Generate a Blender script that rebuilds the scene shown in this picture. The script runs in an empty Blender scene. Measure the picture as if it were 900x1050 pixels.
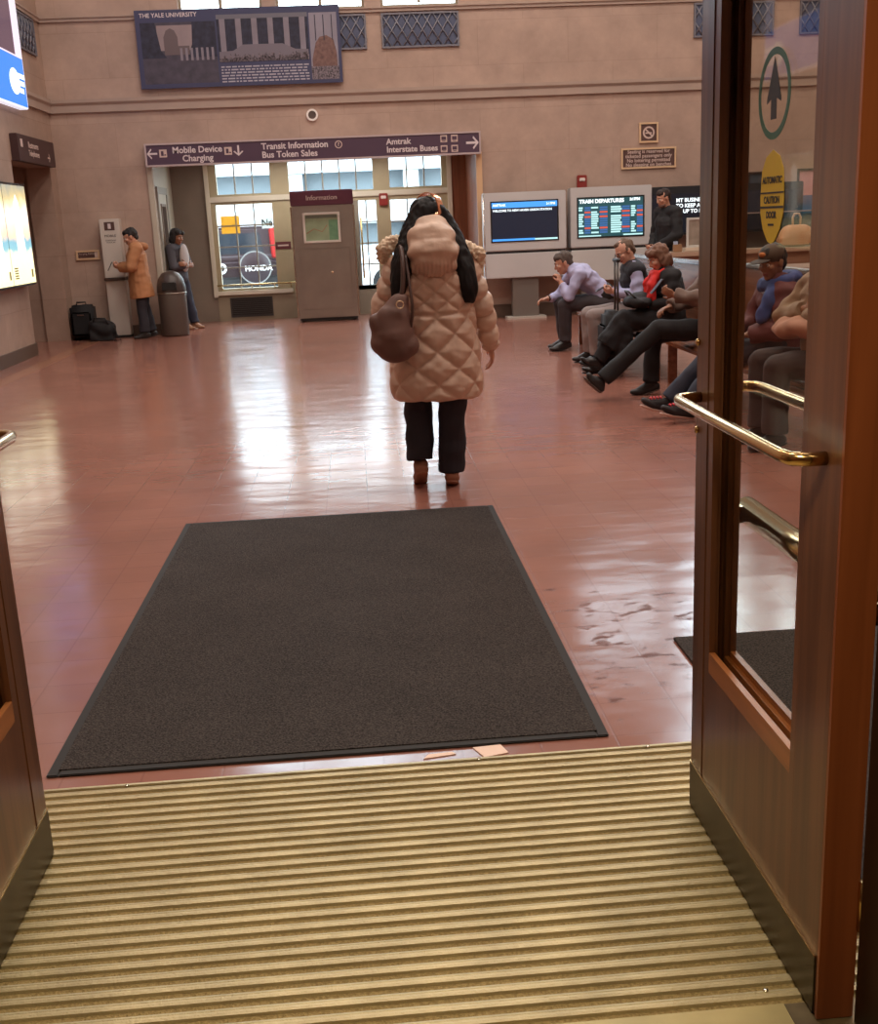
import bpy, bmesh, math, random
import numpy as np
from mathutils import Vector as V, Matrix, noise
PI = math.pi
random.seed(7)
scn = bpy.context.scene
COL = bpy.data.collections.new('station'); scn.collection.children.link(COL)
R = math.radians

# ---------------------------------------------------------------- materials
def lin(c):
    return tuple(((x/255)/12.92 if x/255 <= .04045 else ((x/255+.055)/1.055)**2.4) for x in c)
MATS = {}
def mat(name, rgb, rough=.6, metal=0., spec=.5, bump=None, var=None, emit=None, alpha=None, coat=0., trans=None):
    """rgb 0-255.  bump=(scale, strength)  var=(scale, amount)"""
    if name in MATS: return MATS[name]
    m = bpy.data.materials.new(name); m.use_nodes = True
    nt = m.node_tree; b = nt.nodes['Principled BSDF']
    c = lin(rgb)
    b.inputs['Base Color'].default_value = (*c, 1)
    b.inputs['Roughness'].default_value = rough
    b.inputs['Metallic'].default_value = metal
    b.inputs['Specular IOR Level'].default_value = spec
    if coat: b.inputs['Coat Weight'].default_value = coat
    if trans: b.inputs['Transmission Weight'].default_value = trans
    if emit:
        b.inputs['Emission Color'].default_value = (*lin(emit[0]), 1); b.inputs['Emission Strength'].default_value = emit[1]
    if bump or var:
        tc = nt.nodes.new('ShaderNodeTexCoord')
    if var:
        n = nt.nodes.new('ShaderNodeTexNoise'); n.inputs['Scale'].default_value = var[0]; n.inputs['Detail'].default_value = 5
        nt.links.new(tc.outputs['Object'], n.inputs['Vector'])
        r = nt.nodes.new('ShaderNodeValToRGB'); a = var[1]
        r.color_ramp.elements[0].position = .3; r.color_ramp.elements[1].position = .7
        r.color_ramp.elements[0].color = (*[x*(1-a) for x in c], 1); r.color_ramp.elements[1].color = (*[min(1, x*(1+a)) for x in c], 1)
        nt.links.new(n.outputs['Fac'], r.inputs['Fac']); nt.links.new(r.outputs['Color'], b.inputs['Base Color'])
    if bump:
        n = nt.nodes.new('ShaderNodeTexNoise'); n.inputs['Scale'].default_value = bump[0]; n.inputs['Detail'].default_value = 4
        nt.links.new(tc.outputs['Object'], n.inputs['Vector'])
        bp = nt.nodes.new('ShaderNodeBump'); bp.inputs['Strength'].default_value = bump[1]; bp.inputs['Distance'].default_value = .01
        nt.links.new(n.outputs['Fac'], bp.inputs['Height']); nt.links.new(bp.outputs['Normal'], b.inputs['Normal'])
    MATS[name] = m
    return m

def glass_mat(name, tint=(235, 240, 238), refl=.08, rough=.02):
    """thin architectural pane: mostly transparent with a mirror sheen"""
    m = bpy.data.materials.new(name); m.use_nodes = True; nt = m.node_tree
    nt.nodes.remove(nt.nodes['Principled BSDF']); out = nt.nodes['Material Output']
    t = nt.nodes.new('ShaderNodeBsdfTransparent'); t.inputs['Color'].default_value = (*lin(tint), 1)
    g = nt.nodes.new('ShaderNodeBsdfGlossy'); g.inputs['Roughness'].default_value = rough
    lw = nt.nodes.new('ShaderNodeLayerWeight'); pw = nt.nodes.new('ShaderNodeMath'); pw.operation = 'POWER'; pw.inputs[1].default_value = 5
    nt.links.new(lw.outputs['Facing'], pw.inputs[0])
    fr = nt.nodes.new('ShaderNodeMath'); fr.operation = 'MULTIPLY_ADD'; fr.inputs[1].default_value = .18; fr.inputs[2].default_value = .015; nt.links.new(pw.outputs[0], fr.inputs[0])
    mx = nt.nodes.new('ShaderNodeMixShader')
    nt.links.new(fr.outputs[0], mx.inputs['Fac']); nt.links.new(t.outputs[0], mx.inputs[1]); nt.links.new(g.outputs[0], mx.inputs[2])
    nt.links.new(mx.outputs[0], out.inputs['Surface'])
    MATS[name] = m
    return m

def stone_mat(name, axis, rgb, rgb2, mortar, bw, bh, rough=.55):
    m = bpy.data.materials.new(name); m.use_nodes = True; nt = m.node_tree; b = nt.nodes['Principled BSDF']
    tc = nt.nodes.new('ShaderNodeTexCoord'); sp = nt.nodes.new('ShaderNodeSeparateXYZ'); cb = nt.nodes.new('ShaderNodeCombineXYZ')
    nt.links.new(tc.outputs['Object'], sp.inputs[0])
    nt.links.new(sp.outputs['X' if axis == 'x' else 'Y'], cb.inputs[0]); nt.links.new(sp.outputs['Z'], cb.inputs[1])
    br = nt.nodes.new('ShaderNodeTexBrick'); br.inputs['Scale'].default_value = 1
    br.inputs['Brick Width'].default_value = bw; br.inputs['Row Height'].default_value = bh; br.inputs['Mortar Size'].default_value = .006
    br.inputs['Color1'].default_value = (*lin(rgb), 1); br.inputs['Color2'].default_value = (*lin(rgb2), 1); br.inputs['Mortar'].default_value = (*lin(mortar), 1)
    br.inputs['Mortar Smooth'].default_value = .3
    nt.links.new(cb.outputs[0], br.inputs['Vector'])
    n = nt.nodes.new('ShaderNodeTexNoise'); n.inputs['Scale'].default_value = 2.2; n.inputs['Detail'].default_value = 8; n.inputs['Roughness'].default_value = .65
    nt.links.new(tc.outputs['Object'], n.inputs['Vector'])
    mx = nt.nodes.new('ShaderNodeMix'); mx.data_type = 'RGBA'; mx.blend_type = 'OVERLAY'; mx.inputs['Factor'].default_value = .35
    nt.links.new(br.outputs['Color'], mx.inputs['A']); nt.links.new(n.outputs['Fac'], mx.inputs['B'])
    nt.links.new(mx.outputs['Result'], b.inputs['Base Color'])
    bp = nt.nodes.new('ShaderNodeBump'); bp.inputs['Strength'].default_value = .25; bp.inputs['Distance'].default_value = .01; bp.invert = True
    nt.links.new(br.outputs['Fac'], bp.inputs['Height']); nt.links.new(bp.outputs['Normal'], b.inputs['Normal'])
    b.inputs['Roughness'].default_value = rough; b.inputs['Specular IOR Level'].default_value = .3
    MATS[name] = m
    return m

def floor_mat():
    m = bpy.data.materials.new('quarry_tile'); m.use_nodes = True; nt = m.node_tree; b = nt.nodes['Principled BSDF']; L = nt.links.new
    tc = nt.nodes.new('ShaderNodeTexCoord')
    br = nt.nodes.new('ShaderNodeTexBrick'); br.offset = 0; br.inputs['Scale'].default_value = 1
    br.inputs['Brick Width'].default_value = .23; br.inputs['Row Height'].default_value = .23; br.inputs['Mortar Size'].default_value = .0035
    br.inputs['Mortar Smooth'].default_value = .2
    br.inputs['Color1'].default_value = (*lin((146, 98, 85)), 1); br.inputs['Color2'].default_value = (*lin((150, 102, 88)), 1); br.inputs['Mortar'].default_value = (*lin((140, 93, 81)), 1)
    L(tc.outputs['Object'], br.inputs['Vector'])
    n = nt.nodes.new('ShaderNodeTexNoise'); n.inputs['Scale'].default_value = 1.3; n.inputs['Detail'].default_value = 6
    L(tc.outputs['Object'], n.inputs['Vector'])
    mx = nt.nodes.new('ShaderNodeMix'); mx.data_type = 'RGBA'; mx.blend_type = 'OVERLAY'; mx.inputs['Factor'].default_value = .3
    L(br.outputs['Color'], mx.inputs['A']); L(n.outputs['Fac'], mx.inputs['B'])
    # muddy scuffs, patchy and long across the walking direction; strongest right of the runner
    mp = nt.nodes.new('ShaderNodeMapping'); mp.inputs['Scale'].default_value = (9., 15., 1.)
    L(tc.outputs['Object'], mp.inputs['Vector'])
    s = nt.nodes.new('ShaderNodeTexNoise'); s.inputs['Scale'].default_value = 1.; s.inputs['Detail'].default_value = 7; s.inputs['Roughness'].default_value = .68
    L(mp.outputs[0], s.inputs['Vector'])
    sep = nt.nodes.new('ShaderNodeSeparateXYZ'); L(tc.outputs['Object'], sep.inputs[0])
    def band(axis, c, w):
        a = nt.nodes.new('ShaderNodeMath'); a.operation = 'SUBTRACT'; L(sep.outputs[axis], a.inputs[0]); a.inputs[1].default_value = c
        q = nt.nodes.new('ShaderNodeMath'); q.operation = 'ABSOLUTE'; L(a.outputs[0], q.inputs[0])
        e = nt.nodes.new('ShaderNodeMapRange'); e.inputs['From Min'].default_value = w; e.inputs['From Max'].default_value = w*.45
        L(q.outputs[0], e.inputs['Value']); return e.outputs[0]
    mul = nt.nodes.new('ShaderNodeMath'); mul.operation = 'MULTIPLY'; L(band('X', 1.0, .6), mul.inputs[0]); L(band('Y', 3.75, .95), mul.inputs[1])
    th = nt.nodes.new('ShaderNodeMath'); th.operation = 'MULTIPLY_ADD'; L(mul.outputs[0], th.inputs[0]); th.inputs[1].default_value = .17; L(s.outputs['Fac'], th.inputs[2])
    rp = nt.nodes.new('ShaderNodeMapRange'); rp.inputs['From Min'].default_value = .71; rp.inputs['From Max'].default_value = .78
    L(th.outputs[0], rp.inputs['Value'])
    dm = nt.nodes.new('ShaderNodeMix'); dm.data_type = 'RGBA'; dm.inputs['B'].default_value = (*lin((88, 50, 40)), 1)
    f2 = nt.nodes.new('ShaderNodeMath'); f2.operation = 'MULTIPLY'; f2.inputs[1].default_value = .7; L(rp.outputs[0], f2.inputs[0])
    L(f2.outputs[0], dm.inputs['Factor']); L(mx.outputs['Result'], dm.inputs['A']); L(dm.outputs['Result'], b.inputs['Base Color'])
    # worn wax: gloss varies, scuffs are dull
    n2 = nt.nodes.new('ShaderNodeTexNoise'); n2.inputs['Scale'].default_value = 2.5; n2.inputs['Detail'].default_value = 6; L(tc.outputs['Object'], n2.inputs['Vector'])
    rr = nt.nodes.new('ShaderNodeMapRange'); rr.inputs['To Min'].default_value = .11; rr.inputs['To Max'].default_value = .24; L(n2.outputs['Fac'], rr.inputs['Value'])
    ra = nt.nodes.new('ShaderNodeMath'); ra.operation = 'MULTIPLY_ADD'; ra.inputs[1].default_value = .25; L(f2.outputs[0], ra.inputs[0]); L(rr.outputs[0], ra.inputs[2])
    L(ra.outputs[0], b.inputs['Roughness'])
    # uneven tiles
    wv = nt.nodes.new('ShaderNodeMapping'); wv.inputs['Scale'].default_value = (2.2, 4.4, 1); L(tc.outputs['Object'], wv.inputs['Vector'])
    n3 = nt.nodes.new('ShaderNodeTexNoise'); n3.inputs['Scale'].default_value = 1.; n3.inputs['Detail'].default_value = 2; L(wv.outputs[0], n3.inputs['Vector'])
    b1 = nt.nodes.new('ShaderNodeBump'); b1.inputs['Strength'].default_value = .22; b1.inputs['Distance'].default_value = .02; L(n3.outputs['Fac'], b1.inputs['Height'])
    b2 = nt.nodes.new('ShaderNodeBump'); b2.invert = True; b2.inputs['Strength'].default_value = .1; b2.inputs['Distance'].default_value = .003
    L(br.outputs['Fac'], b2.inputs['Height']); L(b1.outputs['Normal'], b2.inputs['Normal']); L(b2.outputs['Normal'], b.inputs['Normal'])
    sl = nt.nodes.new('ShaderNodeMath'); sl.operation = 'MULTIPLY_ADD'; sl.inputs[1].default_value = -.75; sl.inputs[2].default_value = .58; L(f2.outputs[0], sl.inputs[0]); sl.use_clamp = True
    L(sl.outputs[0], b.inputs['Specular IOR Level'])
    MATS['quarry_tile'] = m
    return m

def wood_mat(name, rgb, rgb2, rough=.35, axis=2):
    m = bpy.data.materials.new(name); m.use_nodes = True; nt = m.node_tree; b = nt.nodes['Principled BSDF']; L = nt.links.new
    tc = nt.nodes.new('ShaderNodeTexCoord'); mp = nt.nodes.new('ShaderNodeMapping')
    sc = [28., 28., 28.]; sc[axis] = 1.2; mp.inputs['Scale'].default_value = sc
    n = nt.nodes.new('ShaderNodeTexNoise'); n.inputs['Scale'].default_value = 1; n.inputs['Detail'].default_value = 6; n.inputs['Distortion'].default_value = .6
    r = nt.nodes.new('ShaderNodeValToRGB'); r.color_ramp.elements[0].position = .35; r.color_ramp.elements[1].position = .68
    r.color_ramp.elements[0].color = (*lin(rgb), 1); r.color_ramp.elements[1].color = (*lin(rgb2), 1)
    L(tc.outputs['Object'], mp.inputs['Vector']); L(mp.outputs[0], n.inputs['Vector']); L(n.outputs['Fac'], r.inputs['Fac']); L(r.outputs['Color'], b.inputs['Base Color'])
    b.inputs['Roughness'].default_value = rough; b.inputs['Specular IOR Level'].default_value = .45
    MATS[name] = m
    return m

def carpet_mat(name, rgb, rgb2):
    m = bpy.data.materials.new(name); m.use_nodes = True; nt = m.node_tree; b = nt.nodes['Principled BSDF']; L = nt.links.new
    tc = nt.nodes.new('ShaderNodeTexCoord')
    n = nt.nodes.new('ShaderNodeTexNoise'); n.inputs['Scale'].default_value = 160; n.inputs['Detail'].default_value = 3
    n1 = nt.nodes.new('ShaderNodeTexNoise'); n1.inputs['Scale'].default_value = 3; n1.inputs['Detail'].default_value = 4
    L(tc.outputs['Object'], n.inputs['Vector']); L(tc.outputs['Object'], n1.inputs['Vector'])
    ad = nt.nodes.new('ShaderNodeMath'); ad.operation = 'MULTIPLY_ADD'; ad.inputs[1].default_value = .15; L(n1.outputs['Fac'], ad.inputs[0]); L(n.outputs['Fac'], ad.inputs[2])
    r = nt.nodes.new('ShaderNodeValToRGB'); r.color_ramp.elements[0].position = .4; r.color_ramp.elements[1].position = .75
    r.color_ramp.elements[0].color = (*lin(rgb), 1); r.color_ramp.elements[1].color = (*lin(rgb2), 1)
    L(ad.outputs[0], r.inputs['Fac']); L(r.outputs['Color'], b.inputs['Base Color'])
    bp = nt.nodes.new('ShaderNodeBump'); bp.inputs['Strength'].default_value = .8; bp.inputs['Distance'].default_value = .006
    L(n.outputs['Fac'], bp.inputs['Height']); L(bp.outputs['Normal'], b.inputs['Normal'])
    b.inputs['Roughness'].default_value = .95; b.inputs['Specular IOR Level'].default_value = .15
    MATS[name] = m
    return m

# ---------------------------------------------------------------- object helpers
def link(o): COL.objects.link(o); return o
def tag(o, label, cat, group=None):
    o['label'] = label; o['category'] = cat
    if group: o['group'] = group
    return o
def thing(name, label, cat, loc=(0, 0, 0), rz=0, group=None):
    o = bpy.data.objects.new(name, None); link(o); o.location = loc; o.rotation_euler = (0, 0, rz); o.empty_display_size = .1
    return tag(o, label, cat, group)
def setting(name):
    o = bpy.data.objects.new(name, None); link(o); o['kind'] = 'structure'; return o

class MB:
    """collects shapes in one bmesh, then build() links them as ONE mesh object"""
    def __init__(s): s.bm = bmesh.new()
    def box(s, x0, x1, y0, y1, z0, z1, mi=0, rot=None, piv=None):
        vs = [s.bm.verts.new(c) for c in ((x0, y0, z0), (x1, y0, z0), (x1, y1, z0), (x0, y1, z0), (x0, y0, z1), (x1, y0, z1), (x1, y1, z1), (x0, y1, z1))]
        fs = [s.bm.faces.new([vs[i] for i in q]) for q in ((3, 2, 1, 0), (4, 5, 6, 7), (0, 1, 5, 4), (1, 2, 6, 5), (2, 3, 7, 6), (3, 0, 4, 7))]
        for f in fs: f.material_index = mi
        if rot is not None:
            p = V(piv or ((x0+x1)/2, (y0+y1)/2, (z0+z1)/2))
            for v in vs: v.co = rot @ (v.co - p) + p
        return s
    def prism(s, pts, a, b, axis='y', mi=0):
        """polygon pts (2D) extruded from a to b along axis"""
        def mk(p, t): return {'y': (p[0], t, p[1]), 'x': (t, p[0], p[1]), 'z': (p[0], p[1], t)}[axis]
        A = [s.bm.verts.new(mk(p, a)) for p in pts]; B = [s.bm.verts.new(mk(p, b)) for p in pts]; n = len(pts)
        fs = [s.bm.faces.new(A), s.bm.faces.new(B[::-1])]
        for i in range(n): fs.append(s.bm.faces.new((A[i], B[i], B[(i+1) % n], A[(i+1) % n])))
        for f in fs: f.material_index = mi
        return s
    def loft(s, rings, cap=True, mi=0, smooth=True):
        rs = [[s.bm.verts.new(c) for c in r] for r in rings]; n = len(rs[0])
        for a, b in zip(rs[:-1], rs[1:]):
            for i in range(n):
                f = s.bm.faces.new((a[i], a[(i+1) % n], b[(i+1) % n], b[i])); f.material_index = mi; f.smooth = smooth
        if cap:
            for r in (rs[0][::-1], rs[-1]):
                f = s.bm.faces.new(r); f.material_index = mi
        return s
    def lathe(s, prof, c=(0, 0, 0), n=32, mi=0):
        """prof: (radius, z)"""
        return s.loft([[(c[0]+r*math.cos(2*PI*i/n), c[1]+r*math.sin(2*PI*i/n), c[2]+z) for i in range(n)] for r, z in prof], mi=mi)
    def tube(s, pts, r, n=12, mi=0):
        pts = [V(p) for p in pts]; rings = []; rr = r if isinstance(r, (list, tuple)) else [r]*len(pts)
        t0 = (pts[1]-pts[0]).normalized(); ref = V((0, 0, 1)) if abs(t0.z) < .9 else V((1, 0, 0)); u = t0.cross(ref).normalized()
        for i, p in enumerate(pts):
            t = ((pts[min(i+1, len(pts)-1)]-pts[max(i-1, 0)])).normalized()
            u = (u - t*u.dot(t)).normalized(); w = t.cross(u)
            rings.append([p + (u*math.cos(2*PI*k/n) + w*math.sin(2*PI*k/n))*rr[i] for k in range(n)])
        return s.loft(rings, mi=mi)
    def ell(s, c, r, rot=None, n=20, m=12, mi=0):
        rings = []
        for j in range(m+1):
            th = PI*min(max(j/m, .004), .996)
            ring = []
            for i in range(n):
                p = V((r[0]*math.sin(th)*math.cos(2*PI*i/n), r[1]*math.sin(th)*math.sin(2*PI*i/n), -r[2]*math.cos(th)))
                ring.append(V(c) + (rot @ p if rot is not None else p))
            rings.append(ring)
        return s.loft(rings, mi=mi)
    def cap(s, p0, p1, r0, r1, widen=1., wdir=None, n=16, flat=False):
        """tapered capsule, optionally widened along wdir"""
        p0 = V(p0); p1 = V(p1); t = p1-p0; L = t.length
        t = t/L if L > 1e-6 else V((0, 0, 1))
        ref = V((0, 0, 1)) if abs(t.z) < .9 else V((1, 0, 0)); u = t.cross(ref).normalized(); w = t.cross(u)
        rings = []
        for a in (-86, -60, -35, -12): a = R(a); rings.append((p0 + t*(r0*math.sin(a)), r0*math.cos(a)))
        for a in ((0,) if flat else (12, 35, 60, 86)): a = R(a); rings.append((p1 + t*(r1*math.sin(a)), r1*math.cos(a)))
        out = []
        for c, r in rings:
            ring = []
            for k in range(n):
                d = (u*math.cos(2*PI*k/n)+w*math.sin(2*PI*k/n))*r
                if wdir is not None: d = d + wdir*(d.dot(wdir)*(widen-1))
                ring.append(c+d)
            out.append(ring)
        return s.loft(out)
    def chain(s, pts, rads, widen=1., wdir=None):
        for i in range(len(pts)-1): s.cap(pts[i], pts[i+1], rads[i], rads[i+1], widen, wdir)
        return s
    def flow(s, pts, rads, widen=1., wdir=None, sub=4):
        """chain through a smooth curve"""
        P = [V(p) for p in pts]; Q = []; RR = []
        for i in range(len(P)-1):
            a, b, c, d = P[max(i-1, 0)], P[i], P[i+1], P[min(i+2, len(P)-1)]
            for k in range(sub):
                t = k/sub; Q.append(.5*((2*b)+(c-a)*t+(2*a-5*b+4*c-d)*t*t+(3*b-a-3*c+d)*t**3)); RR.append(rads[i]*(1-t)+rads[i+1]*t)
        Q.append(P[-1]); RR.append(rads[-1]); return s.chain(Q, RR, widen, wdir)
    def rope(s, pts, r, n=8, sub=5):
        P = [V(p) for p in pts]; Q = []
        for i in range(len(P)-1):
            a, b, c, d = P[max(i-1, 0)], P[i], P[i+1], P[min(i+2, len(P)-1)]
            for k in range(sub): t = k/sub; Q.append(.5*((2*b)+(c-a)*t+(2*a-5*b+4*c-d)*t*t+(3*b-a-3*c+d)*t**3))
        Q.append(P[-1]); return s.tube(Q, r, n)
    def build(s, name, mats, parent=None, bevel=0, smooth=None, seg=2):
        me = bpy.data.meshes.new(name)
        bmesh.ops.recalc_face_normals(s.bm, faces=s.bm.faces[:])
        if bevel:
            bmesh.ops.bevel(s.bm, geom=[e for e in s.bm.edges if len(e.link_faces) == 2 and e.calc_face_angle(0) > .5], offset=bevel, segments=seg, affect='EDGES', clamp_overlap=True)
        if smooth is not None:
            for f in s.bm.faces: f.smooth = smooth
        s.bm.to_mesh(me); s.bm.free()
        for m in (mats if isinstance(mats, (list, tuple)) else [mats]): me.materials.append(m)
        o = bpy.data.objects.new(name, me); link(o)
        if parent is not None: o.parent = parent
        return o
    def remesh(s, name, mats, parent, voxel=.008, it=4, post=None, fac=.5):
        """fuse everything collected into one continuous skin"""
        me = bpy.data.meshes.new('tmp'); bmesh.ops.recalc_face_normals(s.bm, faces=s.bm.faces[:]); s.bm.to_mesh(me); s.bm.free()
        t = bpy.data.objects.new('tmp', me); COL.objects.link(t)
        md = t.modifiers.new('r', 'REMESH'); md.mode = 'VOXEL'; md.voxel_size = voxel; md.use_smooth_shade = True
        if it:
            sm = t.modifiers.new('s', 'SMOOTH'); sm.factor = fac; sm.iterations = it
        dg = bpy.context.evaluated_depsgraph_get()
        nm = bpy.data.meshes.new_from_object(t.evaluated_get(dg)); bpy.data.objects.remove(t); bpy.data.meshes.remove(me)
        nm.name = name
        if post: post(nm)
        nm.materials.clear()
        for m in (mats if isinstance(mats, (list, tuple)) else [mats]): nm.materials.append(m)
        nm.polygons.foreach_set('use_smooth', [True]*len(nm.polygons))
        o = bpy.data.objects.new(name, nm); link(o)
        if parent is not None: o.parent = parent
        return o

def verts_np(me):
    a = np.empty(len(me.vertices)*3); me.vertices.foreach_get('co', a); n = np.empty(len(me.vertices)*3); me.vertices.foreach_get('normal', n)
    return a.reshape(-1, 3), n.reshape(-1, 3)
def set_np(me, a): me.vertices.foreach_set('co', a.ravel()); me.update()
def wrinkle(amp, sx, sy, sz, seed=0.):
    def f(me):
        a, n = verts_np(me)
        d = np.array([noise.noise(V((p[0]*sx+seed, p[1]*sy, p[2]*sz))) for p in a])
        set_np(me, a + n*(amp*d)[:, None])
    return f

FACE = {'-y': (PI/2, 0, 0), '+x': (PI/2, 0, PI/2), '-x': (PI/2, 0, -PI/2), '+y': (PI/2, 0, PI)}
def text(s, size, loc, face, m, parent, name='lettering', align='CENTER', bold=.0, extr=.001, line=1., xs=1.):
    cu = bpy.data.curves.new('t', 'FONT'); cu.body = s; cu.size = size; cu.align_x = align; cu.align_y = 'CENTER'; cu.offset = bold; cu.extrude = extr; cu.space_line = line
    cu.resolution_u = 3
    t = bpy.data.objects.new('t', cu); COL.objects.link(t)
    me = bpy.data.meshes.new_from_object(t.evaluated_get(bpy.context.evaluated_depsgraph_get()))
    bpy.data.objects.remove(t); bpy.data.curves.remove(cu)
    me.name = name; me.materials.clear(); me.materials.append(m)
    o = bpy.data.objects.new(name, me); link(o); o.location = loc; o.rotation_euler = FACE[face]; o.scale = (xs, 1, 1)
    if parent is not None: o.parent = parent
    return o

def arrow_pts(w, h, d):
    """2D arrow of width w (length), height h; d = left/right/up/down"""
    p = [(-w/2, 0), (-w*.08, h/2), (-w*.08+.0, h/2-.0), (-w*.02, h*.36), (-w*.26, h*.09), (w/2, h*.09), (w/2, -h*.09), (-w*.26, -h*.09), (-w*.02, -h*.36), (-w*.08, -h/2)]
    p = [p[0], p[1], p[3], p[4], p[5], p[6], p[7], p[8], p[9]]
    f = {'left': lambda x, y: (x, y), 'right': lambda x, y: (-x, y), 'up': lambda x, y: (y, -x), 'down': lambda x, y: (y, x)}[d]
    return [f(*q) for q in p]
def flat(pts, face, loc, m, parent, name, t=.0015):
    """thin plate with a 2D outline, lying on a wall"""
    b = MB(); b.prism(pts, -t, 0, 'y'); o = b.build(name, m, parent); o.location = loc
    o.rotation_euler = {'-y': (0, 0, 0), '+x': (0, 0, PI/2), '-x': (0, 0, -PI/2)}[face]
    return o
def circ(r, n=32, rx=None, c=(0, 0)): return [(c[0]+(rx or r)*math.cos(2*PI*i/n), c[1]+r*math.sin(2*PI*i/n)) for i in range(n)]
def rect(w, h, c=(0, 0)): return [(c[0]-w/2, c[1]-h/2), (c[0]+w/2, c[1]-h/2), (c[0]+w/2, c[1]+h/2), (c[0]-w/2, c[1]+h/2)]
def ring(ro, ri, face, loc, m, parent, name, t=.002, sx=1., n=40):
    b = MB()
    for i in range(n):
        a0, a1 = 2*PI*i/n, 2*PI*(i+1)/n
        b.prism([(sx*ri*math.cos(a0), ri*math.sin(a0)), (sx*ro*math.cos(a0), ro*math.sin(a0)), (sx*ro*math.cos(a1), ro*math.sin(a1)), (sx*ri*math.cos(a1), ri*math.sin(a1))], -t, 0, 'y')
    bmesh.ops.remove_doubles(b.bm, verts=b.bm.verts[:], dist=1e-5)
    o = b.build(name, m, parent); o.location = loc
    o.rotation_euler = {'-y': (0, 0, 0), '+x': (0, 0, PI/2), '-x': (0, 0, -PI/2)}[face]
    return o
def frame_rect(b, x0, x1, z0, z1, w, y0, y1, mi=0):
    """picture-frame ring in the xz plane"""
    b.box(x0, x0+w, y0, y1, z0, z1, mi).box(x1-w, x1, y0, y1, z0, z1, mi).box(x0+w, x1-w, y0, y1, z0, z0+w, mi).box(x0+w, x1-w, y0, y1, z1-w, z1, mi)
# ================================================================= MATERIALS
M_floor = floor_mat()
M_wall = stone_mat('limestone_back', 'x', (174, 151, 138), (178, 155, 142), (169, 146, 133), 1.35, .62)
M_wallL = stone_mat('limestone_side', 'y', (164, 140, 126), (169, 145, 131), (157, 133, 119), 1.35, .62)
M_trim = mat('limestone_trim', (170, 151, 140), .5, bump=(30, .1), var=(3, .06))
M_cream = mat('cream_paint', (176, 163, 134), .45, var=(4, .05))
M_pale = mat('pale_paint', (186, 180, 166), .5, var=(3, .04))
M_pier = mat('alcove_stone', (126, 112, 100), .6, bump=(20, .1), var=(2.5, .08))
M_grey = mat('greige_panel', (150, 136, 116), .55, var=(3, .06))
M_woodpanel = wood_mat('alcove_wood', (112, 66, 46), (140, 86, 62), .3)
M_dark = mat('dark_void', (34, 28, 26), .8)
M_grille = mat('lattice_metal', (122, 122, 132), .5, .4)
M_void = mat('blue_grey_void', (84, 92, 116), .8)
M_ceil = mat('ceiling_plaster', (190, 168, 146), .7, var=(1, .05))
M_wood = wood_mat('door_wood', (88, 52, 31), (116, 74, 48), .32)
M_woodedge = wood_mat('door_wood_edge', (126, 66, 34), (146, 80, 44), .38)
M_bead = wood_mat('door_bead', (150, 92, 50), (176, 112, 64), .35, 1)
M_kick = mat('bronze_kickplate', (84, 74, 54), .42, .75, var=(9, .16))
M_brass = mat('brass_bar', (206, 172, 118), .2, 1.)
M_steel = mat('brushed_steel', (168, 164, 156), .3, .9, var=(3, .08))
M_glass = glass_mat('door_glass', (244, 242, 236))
M_pane = glass_mat('window_pane', (238, 244, 246))
M_matt = carpet_mat('runner_carpet', (37, 33, 31), (82, 74, 70))
M_rub = mat('rubber_edge', (46, 42, 40), .85)
M_ridge = mat('ridge_alu', (180, 164, 126), .46, .5, bump=(140, .25), var=(7, .14))
M_tread = carpet_mat('tread_insert', (134, 114, 74), (166, 144, 98))
M_black = mat('black_plastic', (24, 23, 25), .45)
M_white = mat('white_letter', (232, 228, 226), .6)

B = 17.6            # face of the back wall
AL = 19.6           # face of the storefront at the back of the alcove
LX = -4.3           # face of the left wall
RX = 8.6            # face of the right wall
HZ = 10.0

def wall_holes(name, axis, at0, at1, u0, u1, z0, z1, holes, m):
    us = sorted({u0, u1, *[h[0] for h in holes], *[h[1] for h in holes]}); zs = sorted({z0, z1, *[h[2] for h in holes], *[h[3] for h in holes]})
    b = MB()
    for a, c in zip(us[:-1], us[1:]):
        run = None
        for p, q in zip(zs[:-1], zs[1:]):
            um, zm = (a+c)/2, (p+q)/2
            solid = not any(h[0] < um < h[1] and h[2] < zm < h[3] for h in holes)
            if solid: run = (run[0], q) if run else (p, q)
            if (not solid or q == zs[-1]) and run:
                (b.box(a, c, at0, at1, *run) if axis == 'x' else b.box(at0, at1, a, c, *run)); run = None
    o = b.build(name, m); o['kind'] = 'structure'
    return o
def struct(o): o['kind'] = 'structure'; return o

# ----------------------------------------------------------------- shell
struct(MB().box(LX-3.5, RX+.4, 1.2, AL+.3, -.12, 0).build('floor', M_floor))
struct(MB().box(-1.6, 1.6, -2.2, 1.2, -.12, 0).build('floor_vestibule', M_tread))
WIN = [(-2.3, -1.1, 4.56, 8.8), (-.9, .38, 4.56, 8.8), (.62, 1.76, 4.56, 8.8), (3.5, 4.9, 4.8, 5.7), (5.28, 6.5, 4.56, 8.8), (6.9, 8.1, 4.56, 8.8)]  # fourth opening is invented, out of view, for its glow on the floor
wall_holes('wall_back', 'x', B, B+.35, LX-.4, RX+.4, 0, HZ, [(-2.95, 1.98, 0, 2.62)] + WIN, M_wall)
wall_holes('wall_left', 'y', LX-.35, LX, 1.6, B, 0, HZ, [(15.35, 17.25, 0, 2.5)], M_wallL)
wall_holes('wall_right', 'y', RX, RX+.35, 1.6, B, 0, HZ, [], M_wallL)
wall_holes('wall_front', 'x', 1.36, 1.62, LX-.4, RX+.4, 0, HZ, [(-.99, .99, 0, 2.35)], M_wall)
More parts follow.
